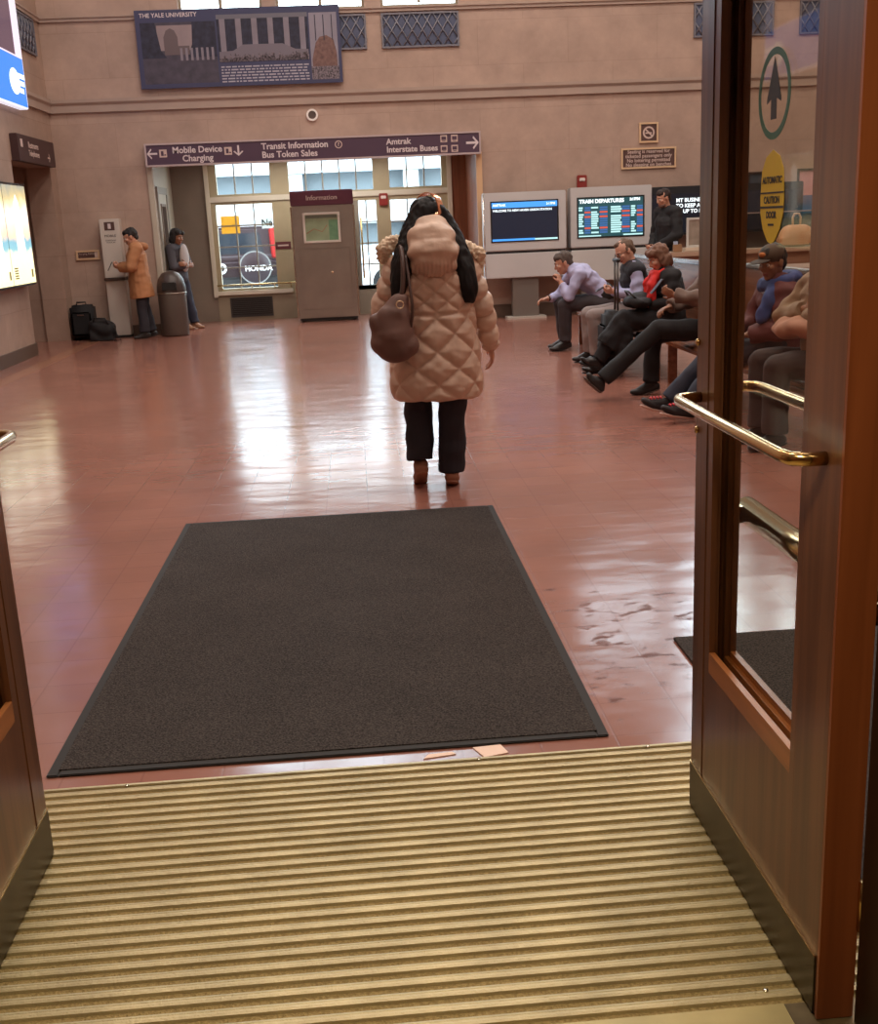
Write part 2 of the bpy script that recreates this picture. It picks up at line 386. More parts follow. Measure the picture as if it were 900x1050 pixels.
struct(MB().box(LX-.4, RX+.4, 1.3, B+.4, HZ, HZ+.2).build('ceiling', M_ceil))
# vestibule the camera stands in
vb = MB(); vb.box(-1.5, -1.4, -2.2, 1.36, 0, 2.7).box(1.4, 1.5, -2.2, 1.36, 0, 2.7).box(-1.4, 1.4, -2.2, -2.1, 0, 2.7)
struct(vb.build('wall_vestibule', M_woodpanel))
struct(MB().box(-1.5, 1.5, -2.2, 1.36, 2.7, 2.8).build('ceiling_vestibule', M_ceil))
# passage behind the opening in the left wall
ps = MB(); ps.box(LX-3.4, LX-.35, 15.1, 15.3, 0, 2.8).box(LX-3.4, LX-.35, 17.3, 17.5, 0, 2.8).box(LX-3.5, LX-3.4, 15.1, 17.5, 0, 2.8).box(LX-3.4, LX-.35, 15.3, 17.3, 2.6, 2.8)
struct(ps.build('wall_passage', M_wallL))
# alcove
struct(MB().box(-3.25, -2.95, B+.35, AL+.2, 0, 3.0).build('wall_alcove_left', M_pale))
struct(MB().box(1.98, 2.3, B+.35, AL+.2, 0, 3.0).build('wall_alcove_right', M_woodpanel))
struct(MB().box(-2.95, -2.34, AL, AL+.2, 0, 2.62).build('wall_alcove_pier', M_pier))
struct(MB().box(1.74, 1.98, AL-.02, AL+.2, 0, 2.62).build('wall_alcove_wood_pier', M_woodpanel))
struct(MB().box(-2.95, 1.98, B+.35, AL+.2, 2.62, 2.9).build('ceiling_alcove', M_pale))
struct(MB().box(1.94, 2.03, B-.05, B, 0, 2.5).build('trim_1', mat('cream_trim', (214, 178, 140), .4), bevel=.008))
struct(MB().box(-2.98, -2.9, B-.03, B, 0, 2.5).build('trim_2', M_pale, bevel=.006))
# belt course and sill ledge
def belt(name, z0, z1, d, m=M_trim):
    b = MB(); pr = [(B, z0), (B-d*.6, z0), (B-d*.6, z0+(z1-z0)*.55), (B-d, z0+(z1-z0)*.75), (B-d, z1), (B, z1)]
    b.prism(pr, LX, RX, 'x')
    pl = [(LX, z0), (LX+d*.6, z0), (LX+d*.6, z0+(z1-z0)*.55), (LX+d, z0+(z1-z0)*.75), (LX+d, z1), (LX, z1)]
    b.prism(pl, 1.7, B, 'y'); return struct(b.build(name, m))
belt('trim_3', 3.26, 3.44, .07)
belt('trim_4', 4.495, 4.558, .05)
bb = MB(); bb.box(LX, -2.98, B-.025, B, 0, .16).box(2.03, RX, B-.025, B, 0, .2)
struct(bb.build('baseboard_back', mat('dark_base', (92, 74, 62), .5)))
bb = MB(); bb.box(LX, LX+.025, 1.7, 15.35, 0, .16); struct(bb.build('baseboard_left', MATS['dark_base']))
struct(MB().box(-4.0, -3.8, 2.0, B-.05, .0, .002).build('trim_5', mat('pale_border_tile', (150, 104, 84), .25)))

# high windows, the added unseen one among them
for i, (x0, x1, z0, z1) in enumerate(WIN):
    w = setting('window_%d' % (i+3)); f = MB(); frame_rect(f, x0, x1, z0, z1, .04, B+.06, B+.16)
    n = max(2, round((x1-x0)/.62))
    for k in range(1, n): xx = x0+(x1-x0)*k/n; f.box(xx-.025, xx+.025, B+.07, B+.15, z0+.07, z1-.07)
    for k in range(1, 4): zz = z0+(z1-z0)*k/4; f.box(x0+.07, x1-.07, B+.08, B+.14, zz-.02, zz+.02)
    f.build('window_frame', M_grey, w); MB().box(x0+.03, x1-.03, B+.105, B+.115, z0+.03, z1-.03).build('glass', M_pane, w)
    w['kind'] = 'structure'
# lattice vents below the windows
def vent(x0, x1, label, wall='back'):
    cx, cz = (x0+x1)/2, 4.235; W, H = x1-x0, .48
    t = thing('lattice_vent', label, 'vent', (cx, B, cz) if wall == 'back' else (LX, cx, cz), 0 if wall == 'back' else PI/2, 'lattice vents under the high windows')
    MB().box(-W/2, W/2, -.006, .0, -H/2, H/2).build('backing', M_void, t)
    b = MB(); frame_rect(b, -W/2, W/2, -H/2, H/2, .025, -.03, -.006)
    b.build('vent_frame', M_grille, t)
    g = MB(); s = .15
    k = int(W/s)
    for i in range(-4, k+5):
        for sg in (1, -1):
            # diagonal bars clipped to the frame
            p = []
            xa = -W/2 + i*s
            za, zb = -H/2, H/2; xb = xa + sg*H*.62
            t0, t1 = 0., 1.
            for lo, hi in ((-W/2, W/2),):
                d = xb-xa
                ta, tb = sorted(((lo-xa)/d, (hi-xa)/d)); t0, t1 = max(t0, ta), min(t1, tb)
            if t1-t0 < .03: continue
            A = (xa+(xb-xa)*t0, -.016, za+(zb-za)*t0); C = (xa+(xb-xa)*t1, -.016, za+(zb-za)*t1)
            g.tube([A, C], .011, 6)
    g.build('lattice_grille', M_grille, t)
    return t
vent(.615, 1.755, 'wide blue-grey lattice vent on the back wall, clear of the long photo banner')
vent(-.88, .39, 'lattice vent on the back wall half covered by the long photo banner')
vent(5.28, 6.5, 'lattice vent high on the back wall beside the open wooden door')
vent(6.9, 8.1, 'lattice vent on the back wall seen through the door glass above the green arrow decal')
vent(16.45, 17.25, 'lattice vent on the side wall beside the tall blue lit screen', 'left')

# ----------------------------------------------------------------- storefront in the alcove
def glazed(b, x0, x1, z0, z1, nx, nz, bar=.022, y=AL+.06):
    for k in range(1, nx): xx = x0+(x1-x0)*k/nx; b.box(xx-bar/2, xx+bar/2, y-.02, y+.02, z0, z1)
    for k in range(1, nz): zz = z0+(z1-z0)*k/nz; b.box(x0, x1, y-.018, y+.018, zz-bar/2, zz+bar/2)
fr = setting('trim_6')                     # cream posts and rails of the whole front
fr['kind'] = 'structure'
b = MB(); holes = [(-2.2, -1.31, 2.085, 2.585), (-2.25, -1.31, .54, 1.92), (-1.0, .41, 2.075, 2.57), (-.98, .44, .49, 1.9), (.69, 1.57, 2.09, 2.58), (.68, 1.55, .47, 1.89)]
us = sorted({-2.34, 1.74, *[h[0] for h in holes], *[h[1] for h in holes]}); zs = sorted({.42, 2.75, *[h[2] for h in holes], *[h[3] for h in holes]})
for a, c in zip(us[:-1], us[1:]):
    for p, q in zip(zs[:-1], zs[1:]):
        if not any(h[0] < (a+c)/2 < h[1] and h[2] < (p+q)/2 < h[3] for h in holes): b.box(a, c, AL, AL+.12, p, q)
b.build('storefront_frame', M_cream, fr)
b = MB(); b.box(-2.34, -1.0, AL-.01, AL+.12, 0, .42).box(.44, 1.74, AL-.01, AL+.12, 0, .42).build('lower_panel', M_grey, fr)
b = MB(); b.box(-2.34, 1.74, AL-.035, AL, 1.96, 2.05).box(-2.34, -1.06, AL-.06, AL, .43, .5).box(.5, 1.74, AL-.06, AL, .4, .45)
b.box(-2.4, -2.33, AL-.05, AL, 0.4, 2.6).box(1.66, 1.74, AL-.05, AL, .4, 2.6).build('storefront_moulding', mat('pale_moulding', (214, 206, 190), .4), fr, bevel=.008)
for nm, hs in (('window_1', ((holes[0], 3, 1), (holes[1], 3, 4))), ('window_2', ((holes[4], 3, 1), (holes[5], 3, 4)))):
    w = setting(nm)
    b = MB(); g = MB()
    for h, nx, nz in hs:
        glazed(b, *h, nx, nz); g.box(h[0], h[1], AL+.055, AL+.065, h[2], h[3])
    b.build('muntin', mat('muntin_paint', (150, 142, 128), .5), w); g.build('glass', M_pane, w)
w = setting('door_3'); b = MB(); g = MB()
glazed(b, *holes[2], 5, 1); g.box(holes[2][0], holes[2][1], AL+.055, AL+.065, holes[2][2], holes[2][3])
glazed(b, .1, .44, .49, 1.9, 2, 4); glazed(b, -.98, -.33, .49, 1.9, 2, 4)
b.box(-.34, .1, AL+.02, AL+.1, .49, 1.9).box(.08, .14, AL+.0, AL+.1, .49, 1.9).box(-1, .44, AL+.0, AL+.1, 0, .49)
b.build('door_frame', MATS['muntin_paint'], w); g.box(.14, .44, AL+.055, AL+.065, .49, 1.9).box(-.98, -.34, AL+.055, AL+.065, .49, 1.9); g.build('glass', M_pane, w)
MB().tube([(.17, AL, .62), (.17, AL-.06, .64), (.17, AL-.06, 1.6), (.17, AL, 1.62)], .016).build('door_handle', M_brass, w)
# narrow glazed door in the pale side wall of the alcove
w = setting('door_4'); b = MB(); x = -2.95
b.box(x-.0, x+.03, 18.0, 18.08, 0, 2.2).box(x, x+.03, 18.85, 18.93, 0, 2.2).box(x, x+.03, 18.08, 18.85, 2.1, 2.2); b.build('door_frame', mat('door_outline', (150, 146, 138), .5), w)
MB().box(x, x+.015, 18.08, 18.85, .02, 2.1).build('door_panel', M_pale, w)
b = MB(); b.box(x+.015, x+.03, 18.25, 18.29, .85, 1.95).box(x+.015, x+.03, 18.66, 18.7, .85, 1.95).box(x+.015, x+.03, 18.29, 18.66, 1.91, 1.95).box(x+.015, x+.03, 18.29, 18.66, .85, .89); b.build('window_frame', M_pier, w)
MB().box(x+.015, x+.02, 18.29, 18.66, .89, 1.91).build('glass', mat('dim_glass', (70, 66, 66), .08, spec=.8), w)
# brass rail across the left window, floor vent below it
t = thing('guard_rail', 'thin brass guard rail across the window with the dark car outside', 'rail', (0, AL, 0))
MB().tube([(-2.33, -.07, .6), (-1.0, -.07, .6)], .014).build('bar', M_brass, t)
for xx in (-2.25, -1.75, -1.36, -1.08): MB().tube([(xx, 0, .52), (xx, -.07, .53), (xx, -.07, .61)], .009, 8).build('bracket', M_brass, t)
t = thing('floor_vent', 'dark slatted vent in the low panel under the gridded window with the car', 'vent', (-1.78, AL-.01, .22))
MB().box(-.35, .35, -.006, 0, -.155, .155).build('backing', M_dark, t)
b = MB(); frame_rect(b, -.36, .36, -.165, .165, .02, -.014, 0); b.build('vent_frame', mat('vent_grey', (72, 68, 66), .5, .4), t)
b = MB()
for k in range(9): b.box(-.34, .34, -.012, -.006, -.14+k*.032, -.128+k*.032)
b.build('slat', MATS['vent_grey'], t)

# ----------------------------------------------------------------- entrance: runner, ridged threshold, doors
t = thing('entrance_mat', 'long charcoal carpet runner lying behind the ridged metal threshold', 'mat', (-.15, 4.39, 0))
b = MB(); b.box(-.79, .79, -1.375, 1.375, .002, .011); b.build('carpet_field', M_matt, t)
b = MB()
for q in ((-.82, -.785, -1.405, 1.405), (.785, .82, -1.405, 1.405), (-.785, .785, -1.405, -1.37), (-.785, .785, 1.37, 1.405)): b.box(*q, .001, .008)
b.build('rubber_border', M_rub, t, bevel=.003)
t = thing('floor_mat', 'dark mat whose corner shows behind the open door with the green arrow decal', 'mat', (1.9, 2.85, 0))
MB().box(-.83, .83, -.82, .86, .002, .011).build('carpet_field', M_matt, t)
t = thing('threshold_grille', 'ridged brass-toned metal entrance grille running between the two open doors', 'entrance grille', (0, 0, 0))
MB().box(-.98, .98, 1.2, 2.895, .0005, .004).build('tread_insert', M_tread, t)
n = 25; y0, y1 = 1.80, 2.885; st = (y1-y0)/n
for k in range(n):
    y = y0 + st*(k+.5)
    MB().prism([(y-.0125, .004), (y-.0105, .0105), (y-.004, .0122), (y-.0025, .0112), (y+.0025, .0112), (y+.004, .0122), (y+.0105, .0105), (y+.0125, .004)], -.98, .98, 'x').build('tread_ridge', M_ridge, t)
MB().prism([(1.2, .0045), (1.205, .012), (1.79, .012), (1.797, .0045)], -.98, .74, 'x').build('sill_plate', mat('sill_brass', (176, 158, 108), .5, .4, var=(6, .15)), t)
MB().prism([(1.2, .0045), (1.205, .01), (1.79, .01), (1.797, .0045)], .742, .98, 'x').build('sill_plate', mat('sill_dark', (112, 96, 70), .5, .6, var=(14, .3)), t)  # right end of the sill in a darker, mottled tone
MB().box(-.98, .98, 2.886, 2.9, .0, .011).build('edge_strip', M_ridge, t, bevel=.002)
for xx, yy in ((.27, 2.884), (.76, 2.884), (-.72, 2.884), (.72, 1.83)): MB().lathe([(.0, .0), (.006, 0), (.005, .003), (.0, .004)], (xx, yy, .011), 10).build('screw', mat('bright_screw', (235, 230, 215), .25, 1), t)
tag(MB().prism([(.29, 2.912), (.262, 2.978), (.345, 2.985), (.362, 2.93)], .0005, .003, 'z').build('paper_scrap', mat('paper', (244, 214, 196), .8)), 'small pale paper scrap on the tiles at the edge of the carpet runner', 'litter')
tag(MB().prism([(.115, 2.93), (.13, 2.955), (.2, 2.962), (.21, 2.945)], .0005, .003, 'z').build('paper_shred', MATS['paper']), 'thin torn paper shred beside the bigger scrap at the runner edge', 'litter')

def door_leaf(name, sx):
    """leaf standing open: local +x away from the passage, y from hinge (0) to free end (.81)"""
    d = setting(name); d.location = (sx*.784 if sx > 0 else -.837, 1.742, 0); d.scale = (1, 1, 1)
    X = lambda a, b_: (min(a*sx, b_*sx), max(a*sx, b_*sx)); W, T, H = .81, .07, 2.3
    g0, g1, gz = .155, .72, .43
    b = MB(); b.box(*X(0, T), g1, W, .012, H); b.build('free_stile', M_wood, d, bevel=.004)
    b = MB(); b.box(*X(0.001, T-.001), .006, g0, .012, H); b.build('hinge_stile', M_wood, d, bevel=.003)
    MB().box(*X(0, T), -.003, .006, .012, H).build('hinge_edge', M_woodedge, d)
    b = MB(); b.box(*X(.002, T-.002), g0, g1, .012, gz).box(*X(.002, T-.002), g0, g1, 2.14, H); b.build('door_rail', M_wood, d)
    # stepped beads round the pane, both faces
    bd = MB(); bs = MB()
    for a, c, w in ((.002, .016, .05), (.016, .027, .034), (.043, .054, .034), (.054, .068, .05)):
        bd.box(*X(a, c), g0+w*.45, g1-w*.7, gz, gz+w)
        bs.box(*X(a, c), g0, g0+w*.45, gz, 2.14).box(*X(a, c), g1-w*.7, g1, gz, 2.14).box(*X(a, c), g0+w*.45, g1-w*.7, 2.14-w, 2.14)
    bd.build('bottom_bead', M_bead, d); bs.build('side_bead', M_wood, d)
    MB().box(*X(.032, .038), g0+.004, g1-.004, gz+.01, 2.13).build('door_glass', M_glass, d)
    for a, c in ((-.003, .001), (T-.001, T+.003)):
        MB().box(*X(a, c), .012, W-.004, .016, .138).build('kick_plate', M_kick, d)
        MB().box(*X(a-.001, c+.001), .012, W-.004, .138, .1405).build('kick_plate_edge', M_brass, d)
    def pull(x, z, s, y0_, y1_, r):
        p = [(s*0+x, y0_, z), (x+s*.035, y0_, z), (x+s*.055, y0_+.012, z), (x+s*.062, y0_+.04, z), (x+s*.062, y1_-.04, z), (x+s*.055, y1_-.012, z), (x+s*.035, y1_, z), (x, y1_, z)]
        b = MB(); b.tube([(sx*a, c, e) for a, c, e in p], r, 14); return b.build('pull_bar', M_brass, d)
    pull(0, 1.08, -1, .07, .775, .0125); pull(T, 1.10, 1, .07, .775, .0125)
    b = MB(); b.tube([(sx*(T+.05), .03, .80), (sx*(T+.05), .79, .80)], .031, 18); b.build('push_bar', M_brass, d)
    for y in (.06, .76): MB().box(*X(T, T+.05), y-.02, y+.02, .78, .82).build('push_bar_bracket', M_brass, d)
    for z in (1.0, 1.205): MB().ell((-.004*sx, .79, z), (.006, .009, .009), n=12, m=8).build('stud', M_brass, d)
    for z in (.25, 1.2, 2.1): MB().lathe([(.0, -.05), (.012, -.05), (.012, .05), (0, .05)], (sx*(T+.008), -.006, z), 12).build('hinge', M_brass, d)
    return d
dR = door_leaf('door_1', 1); dL = door_leaf('door_2', -1)
# decals on the right-hand pane (face towards the passage)
gx = .784+.0312
M_green = mat('decal_green', (52, 98, 74), .5); M_dk = mat('decal_dark', (50, 44, 44), .6); M_yel = mat('decal_yellow', (214, 178, 18), .5)
M_clear = mat('decal_film', (188, 170, 140), .6)
t = thing('arrow_decal', 'round green-rimmed decal with a dark upward arrow on the door glass', 'decal', (gx, 2.19, 1.707))
ring(.083, .070, '-x', (0, 0, 0), M_green, t, 'green_rim', .001)
flat([(0, .062), (.036, -.012), (.036, -.02), (.014, -.012), (.014, -.05), (-.014, -.05), (-.014, -.012), (-.036, -.02), (-.036, -.012)], '-x', (0, 0, .004), M_dk, t, 'arrow', .001)
t = thing('door_sticker', 'tall yellow AUTOMATIC CAUTION DOOR sticker on the door glass below the arrow', 'sticker', (gx, 2.185, 1.518))
pts = [(-.062, -.0), (-.056, .05), (-.035, .075), (0, .087), (.035, .075), (.056, .05), (.062, 0), (.06, -.03), (.045, -.06), (.018, -.084), (0, -.088), (-.018, -.084), (-.045, -.06), (-.06, -.03)]
flat(pts, '-x', (0, 0, 0), M_yel, t, 'sticker_field', .001)
flat(rect(.124, .003, (0, .0)), '-x', (-.0012, 0, .008), M_dk, t, 'divider_bar', .0006)
flat(rect(.124, .004, (0, .0)), '-x', (-.0012, 0, -.019), M_dk, t, 'divider_bar', .0006)
M_txt = mat('decal_text', (96, 80, 20), .6)
text('AUTOMATIC', .0175, (-.0014, 0, .031), '-x', M_dk, t, bold=.0006, extr=.0003)
text('CAUTION', .0185, (-.0014, 0, -.006), '-x', M_dk, t, bold=.0006, extr=.0003)
text('DOOR', .0175, (-.0014, 0, -.034), '-x', M_dk, t, bold=.0008, extr=.0003)
flat(rect(.03, .004), '-x', (-.0014, 0, -.052), M_dk, t, 'small_print', .0006)
# door jambs in the front wall
M_jamb = wood_mat('jamb_wood', (34, 20, 12), (46, 28, 17), .4)
for nm, s, x0 in (('trim_7', 1, .853), ('trim_8', -1, .95)):
    b = MB(); xs = sorted((s*x0, s*1.12)); b.box(*xs, 1.28, 1.735, 0, 2.42); xs2 = sorted((s*(x0+.03), s*1.2)); b.box(*xs2, 1.735, 1.75, 0, 2.45)
    struct(b.build(nm, M_jamb, bevel=.006))
struct(MB().box(-1.12, 1.12, 1.28, 1.7, 2.34, 2.46).build('trim_9', M_jamb))
# ================================================================= SIGNS AND FURNITURE OF THE HALL
M_sign = mat('sign_plum', (78, 58, 78), .5); M_signb = mat('sign_brown', (86, 60, 56), .5); M_gold = mat('sign_gold', (226, 196, 160), .4, .3)
M_let = mat('sign_letter', (216, 206, 210), .6); M_let2 = mat('sign_letter_dull', (206, 186, 178), .6)
# overhead wayfinding sign above the alcove
t = thing('wayfinding_sign', 'long plum wayfinding sign with white lettering over the alcove opening', 'sign', (-.475, B-.14, 2.62))
W, H = 4.93, .285
MB().box(-W/2, W/2, 0, .14, -H/2, H/2).build('sign_panel', M_sign, t)
b = MB(); frame_rect(b, -W/2-.02, W/2+.02, -H/2-.02, H/2+.02, .024, -.012, .14); b.build('sign_frame', mat('sign_frame', (186, 170, 172), .4), t)
y = -.006
text('Mobile Device\nCharging', .125, (-1.72, y, -.005), '-y', M_let, t, line=.95, bold=.003)
text('Transit Information\nBus Token Sales', .125, (-.78, y, -.0), '-y', M_let, t, align='LEFT', line=.95, bold=.003)
text('Amtrak\nInterstate Buses', .118, (1.07, y, .0), '-y', M_let, t, align='LEFT', line=.95, bold=.003)
flat(arrow_pts(.15, .15, 'left'), '-y', (-2.38, -.002, .02), M_let, t, 'arrow')
flat(arrow_pts(.15, .15, 'down'), '-y', (-1.12, -.002, .02), M_let, t, 'arrow')
flat(arrow_pts(.19, .19, 'right'), '-y', (2.36, -.002, .0), M_let, t, 'arrow')
def icon(x, z, s, kind):
    flat(rect(s, s), '-y', (x, -.002, z), M_let2 if kind != 'q' else M_let, t, 'pictogram_field')
    if kind == 'phone': flat(rect(s*.34, s*.6), '-y', (x-.1*s, -.0045, z), M_sign, t, 'pictogram'); flat(rect(s*.25, s*.16), '-y', (x+.26*s, -.0045, z-.2*s), M_sign, t, 'pictogram')
    if kind == 'bus': flat(rect(s*.7, s*.5, (0, .06*s)), '-y', (x, -.0045, z), M_sign, t, 'pictogram'); flat(rect(s*.5, s*.1, (0, -.32*s)), '-y', (x, -.0045, z), M_sign, t, 'pictogram')
icon(-2.22, .02, .11, 'phone'); icon(-1.27, .02, .11, 'phone'); icon(1.93, .072, .1, 'bus'); icon(1.93, -.072, .1, 'bus'); icon(2.09, .072, .1, 'bus'); icon(2.09, -.072, .1, 'bus')
ring(.055, .042, '-y', (.36, -.002, .05), M_let2, t, 'question_ring'); text('?', .075, (.36, y, .05), '-y', M_let2, t, bold=.002)

# photo banner
M_ban = mat('banner_blue', (62, 66, 98), .5); bx, bz = -1.455, 4.075; W, H = 2.93, 1.06
t = thing('photo_banner', 'long blue university banner with sepia campus photographs hung high on the back wall', 'banner', (bx, B-.075, bz))
MB().box(-W/2, W/2, 0, .03, -H/2, H/2).build('banner_cloth', M_ban, t)
P = lambda x0, x1, z0, z1, m, n, d=.001: MB().box(x0, x1, -d, -d+.0012, z0, z1).build(n, m, t)
m1 = mat('photo_lawn', (74, 70, 84), .7, var=(9, .25)); m2 = mat('photo_sky', (146, 132, 136), .7, var=(4, .08)); m3 = mat('photo_dark', (46, 48, 66), .7, var=(12, .35)); m4 = mat('photo_stone', (132, 126, 138), .7, var=(6, .1)); m5 = mat('photo_crowd', (112, 104, 112), .8, var=(40, .9)); m6 = mat('photo_tree', (118, 92, 88), .8, var=(20, .3))
# left photograph: lawn, tower, trees at dusk
P(-1.4, -.33, -.47, .36, m1, 'campus_photo'); P(-1.17, -.66, -.02, .32, m2, 'photo_sky_area', .0022)
b = MB(); b.prism([(-1.4, -.1), (-1.4, .36), (-1.2, .36), (-1.16, .2), (-1.12, -.05), (-.33, -.1), (-.33, .36), (-.62, .36), (-.68, .1), (-.7, 0), (-1.0, -.02), (-1.1, -.08)][::-1] if 0 else [(-1.4, -.12), (-1.4, .36), (-1.19, .36), (-1.13, -.02), (-1.05, -.12)], -.0034, -.0022, 'y')
b.build('photo_trees', m3, t); b = MB(); b.prism([(-.33, -.12), (-.75, -.12), (-.68, .06), (-.66, .36), (-.33, .36)], -.0034, -.0022, 'y'); b.build('photo_trees', m3, t)
b = MB(); b.prism([(-1.08, -.08), (-1.08, .16), (-1.04, .25), (-.98, .28), (-.92, .25), (-.88, .16), (-.88, .04), (-.72, .04), (-.72, -.08)], -.0038, -.0024, 'y'); b.build('photo_tower', mat('photo_tower', (104, 92, 96), .7), t)
b = MB()
for k in range(7): b.box(-.86+k*.075, -.825+k*.075, -.004, -.003, -.16, .01)
b.build('photo_fence', m4, t)
# centre photograph: columns and a crowd on steps
P(-.31, 1.0, -.2, .43, m3, 'hall_photo'); P(-.31, 1.0, .38, .44, mat('photo_entablature', (110, 110, 122), .7), 'photo_entablature', .0022)
b = MB()
for k in range(6): b.box(-.27+k*.23, -.19+k*.23, -.0035, -.002, -.1, .38)
b.build('photo_column', m4, t)
b = MB(); b.prism([(-.3, -.06), (-.1, -.05), (.05, .03), (.62, .03), (.8, -.05), (.99, -.06), (.99, -.2), (-.3, -.2)], -.0042, -.003, 'y'); b.build('photo_steps', mat('photo_steps', (118, 112, 124), .7), t)
b = MB()
rn = random.Random(3)
for k in range(60):
    x = -.29+1.27*(k/59); h = .03+rn.random()*.1; b.prism([(x-.014, -.2), (x-.016, -.2+h*.7), (x, -.2+h), (x+.016, -.2+h*.7), (x+.014, -.2)], -.0052, -.0042, 'y')
b.build('photo_crowd', m5, t)
# typeset lines under the centre photograph
b = MB()
for r_ in range(6):
    x = -.29
    while x < .97:
        w = rn.choice((.03, .05, .07, .1)); w = min(w, .98-x)
        b.box(x, x+w, -.0025, -.0005, -.265-r_*.04-.011, -.265-r_*.04+.007); x += w+.018
b.build('small_print', mat('banner_text', (176, 174, 186), .6), t)
# right photograph
P(1.02, 1.42, -.48, .43, mat('photo_sky_cool', (140, 136, 150), .7, var=(4, .1)), 'tree_photo')
b = MB(); b.prism([(1.04, -.2), (1.1, .02), (1.16, .1), (1.26, .12), (1.36, .06), (1.4, -.12), (1.4, -.3), (1.04, -.3)], -.0034, -.002, 'y'); b.build('photo_foliage', m6, t)
b = MB()
for k in range(3): b.box(1.1+k*.12, 1.112+k*.12, -.004, -.003, .05, .4)
b.build('photo_mast', m3, t)
P(1.02, 1.42, -.48, -.3, m5, 'photo_people', .0036)
text('THE YALE UNIVERSITY', .082, (-1.4, -.003, .455), '-y', M_let, t, align='LEFT', bold=.001)

# little ring-shaped fitting above the sign
t = thing('round_clock', 'tiny white-rimmed round clock on the back wall above the plum sign', 'clock', (-.478, B, 3.109))
ring(.085, .058, '-y', (0, 0, 0), mat('white_rim', (244, 240, 236), .4), t, 'rim', .035)
MB().prism(circ(.06), -.02, 0, 'y').build('dial', mat('dial_dark', (92, 78, 72), .5), t)

# wall signs to the right
def wallsign(name, label, x, z, w, h):
    t = thing(name, label, 'sign', (x, B, z)); MB().box(-w/2, w/2, -.02, 0, -h/2, h/2).build('sign_panel', M_signb, t)
    b = MB(); frame_rect(b, -w/2-.012, w/2+.012, -h/2-.012, h/2+.012, .026, -.032, 0); b.build('sign_frame', M_gold, t); return t
t = wallsign('no_smoking_sign', 'small square brown no-smoking sign in a gold frame above the seating notice', 4.6, 2.672, .27, .27)
ring(.09, .066, '-y', (0, -.02, 0), M_let2, t, 'prohibition_ring')
b = MB(); b.box(-.052, .045, -.0235, -.0205, -.016, .004); b.build('cigarette', M_let2, t)
b = MB(); b.box(-.078, .078, -.0255, -.0235, -.01, .01, rot=Matrix.Rotation(R(45), 3, 'Y')); b.build('slash', M_let2, t)
t = wallsign('seating_notice', 'wide brown notice in a gold frame about seating reserved for passengers', 4.6, 2.302, .83, .28)
text('Seating is reserved for\nticketed passengers only\nNo loitering permitted\nNo sleeping on benches', .073, (0, -.022, 0), '-y', M_let2, t, line=.88, bold=.0012)
tg = wallsign('small_plaque', 'small dark brown plaque on the back wall beside the white charging pillar', -3.98, 1.236, .32, .115)
text('Charging Station', .04, (-.02, -.022, .02), '-y', M_let2, tg); flat(rect(.05, .08), '-y', (.125, -.021, 0), M_let2, tg, 'pictogram')

def alarm(label, loc, grp=None):
    t = thing('fire_alarm', label, 'alarm', loc); MB().box(-.075, .075, -.06, 0, -.1, .1).build('housing', mat('alarm_red', (140, 44, 40), .4), t, bevel=.01)
    MB().box(-.045, .045, -.078, -.06, .01, .06).build('strobe_lens', mat('lens', (226, 214, 208), .2), t, bevel=.008)
    return t
alarm('red fire alarm strobe on the wall above the departures board', (3.56, B, 1.99))
alarm('red fire alarm strobe on the cream post of the alcove windows', (.57, AL, 1.9))
t = thing('door_plaque', 'small maroon plate on the cream post beside the window with the car', 'sign', (-1.17, AL, 1.22)); MB().box(-.13, .13, -.012, 0, -.06, .06).build('plate', mat('plate_maroon', (96, 44, 52), .4), t, bevel=.004); MB().box(-.09, .09, -.014, -.012, -.012, .012).build('lettering_band', M_let2, t)
t = thing('door_plaque', 'small dark push plate on the cream post right of the kiosk', 'sign', (.57, AL, 1.1)); MB().box(-.09, .09, -.012, 0, -.07, .07).build('plate', mat('plate_dark', (74, 60, 54), .4), t, bevel=.004)

def paper_mat(name, rgb):
    m = bpy.data.materials.new(name); m.use_nodes = True; nt = m.node_tree; b = nt.nodes['Principled BSDF']; b.inputs['Base Color'].default_value = (*lin(rgb), 1); b.inputs['Roughness'].default_value = .8
    tr = nt.nodes.new('ShaderNodeBsdfTranslucent'); tr.inputs['Color'].default_value = (*lin(rgb), 1); mx = nt.nodes.new('ShaderNodeMixShader'); mx.inputs['Fac'].default_value = .5
    nt.links.new(b.outputs[0], mx.inputs[1]); nt.links.new(tr.outputs[0], mx.inputs[2]); nt.links.new(mx.outputs[0], nt.nodes['Material Output'].inputs['Surface']); return m
# paper signs inside the gridded window
tag(MB().prism([(-2.19, 1.45), (-1.88, 1.45), (-1.88, 1.74), (-2.19, 1.74)], AL+.075, AL+.078, 'y').build('window_poster', paper_mat('poster_yellow', (240, 200, 110))), 'yellow paper sign taped inside the gridded window above the car roof', 'poster')
t = thing('window_notice', 'white paper notice with dark letters in the corner of the gridded window', 'poster', (-1.42, AL+.075, 1.6)); MB().box(-.09, .09, 0, .003, -.09, .09).build('paper', paper_mat('notice_white', (236, 236, 232)), t); text('Ne', .15, (0, -.002, 0), '-y', M_dk, t, bold=.003)

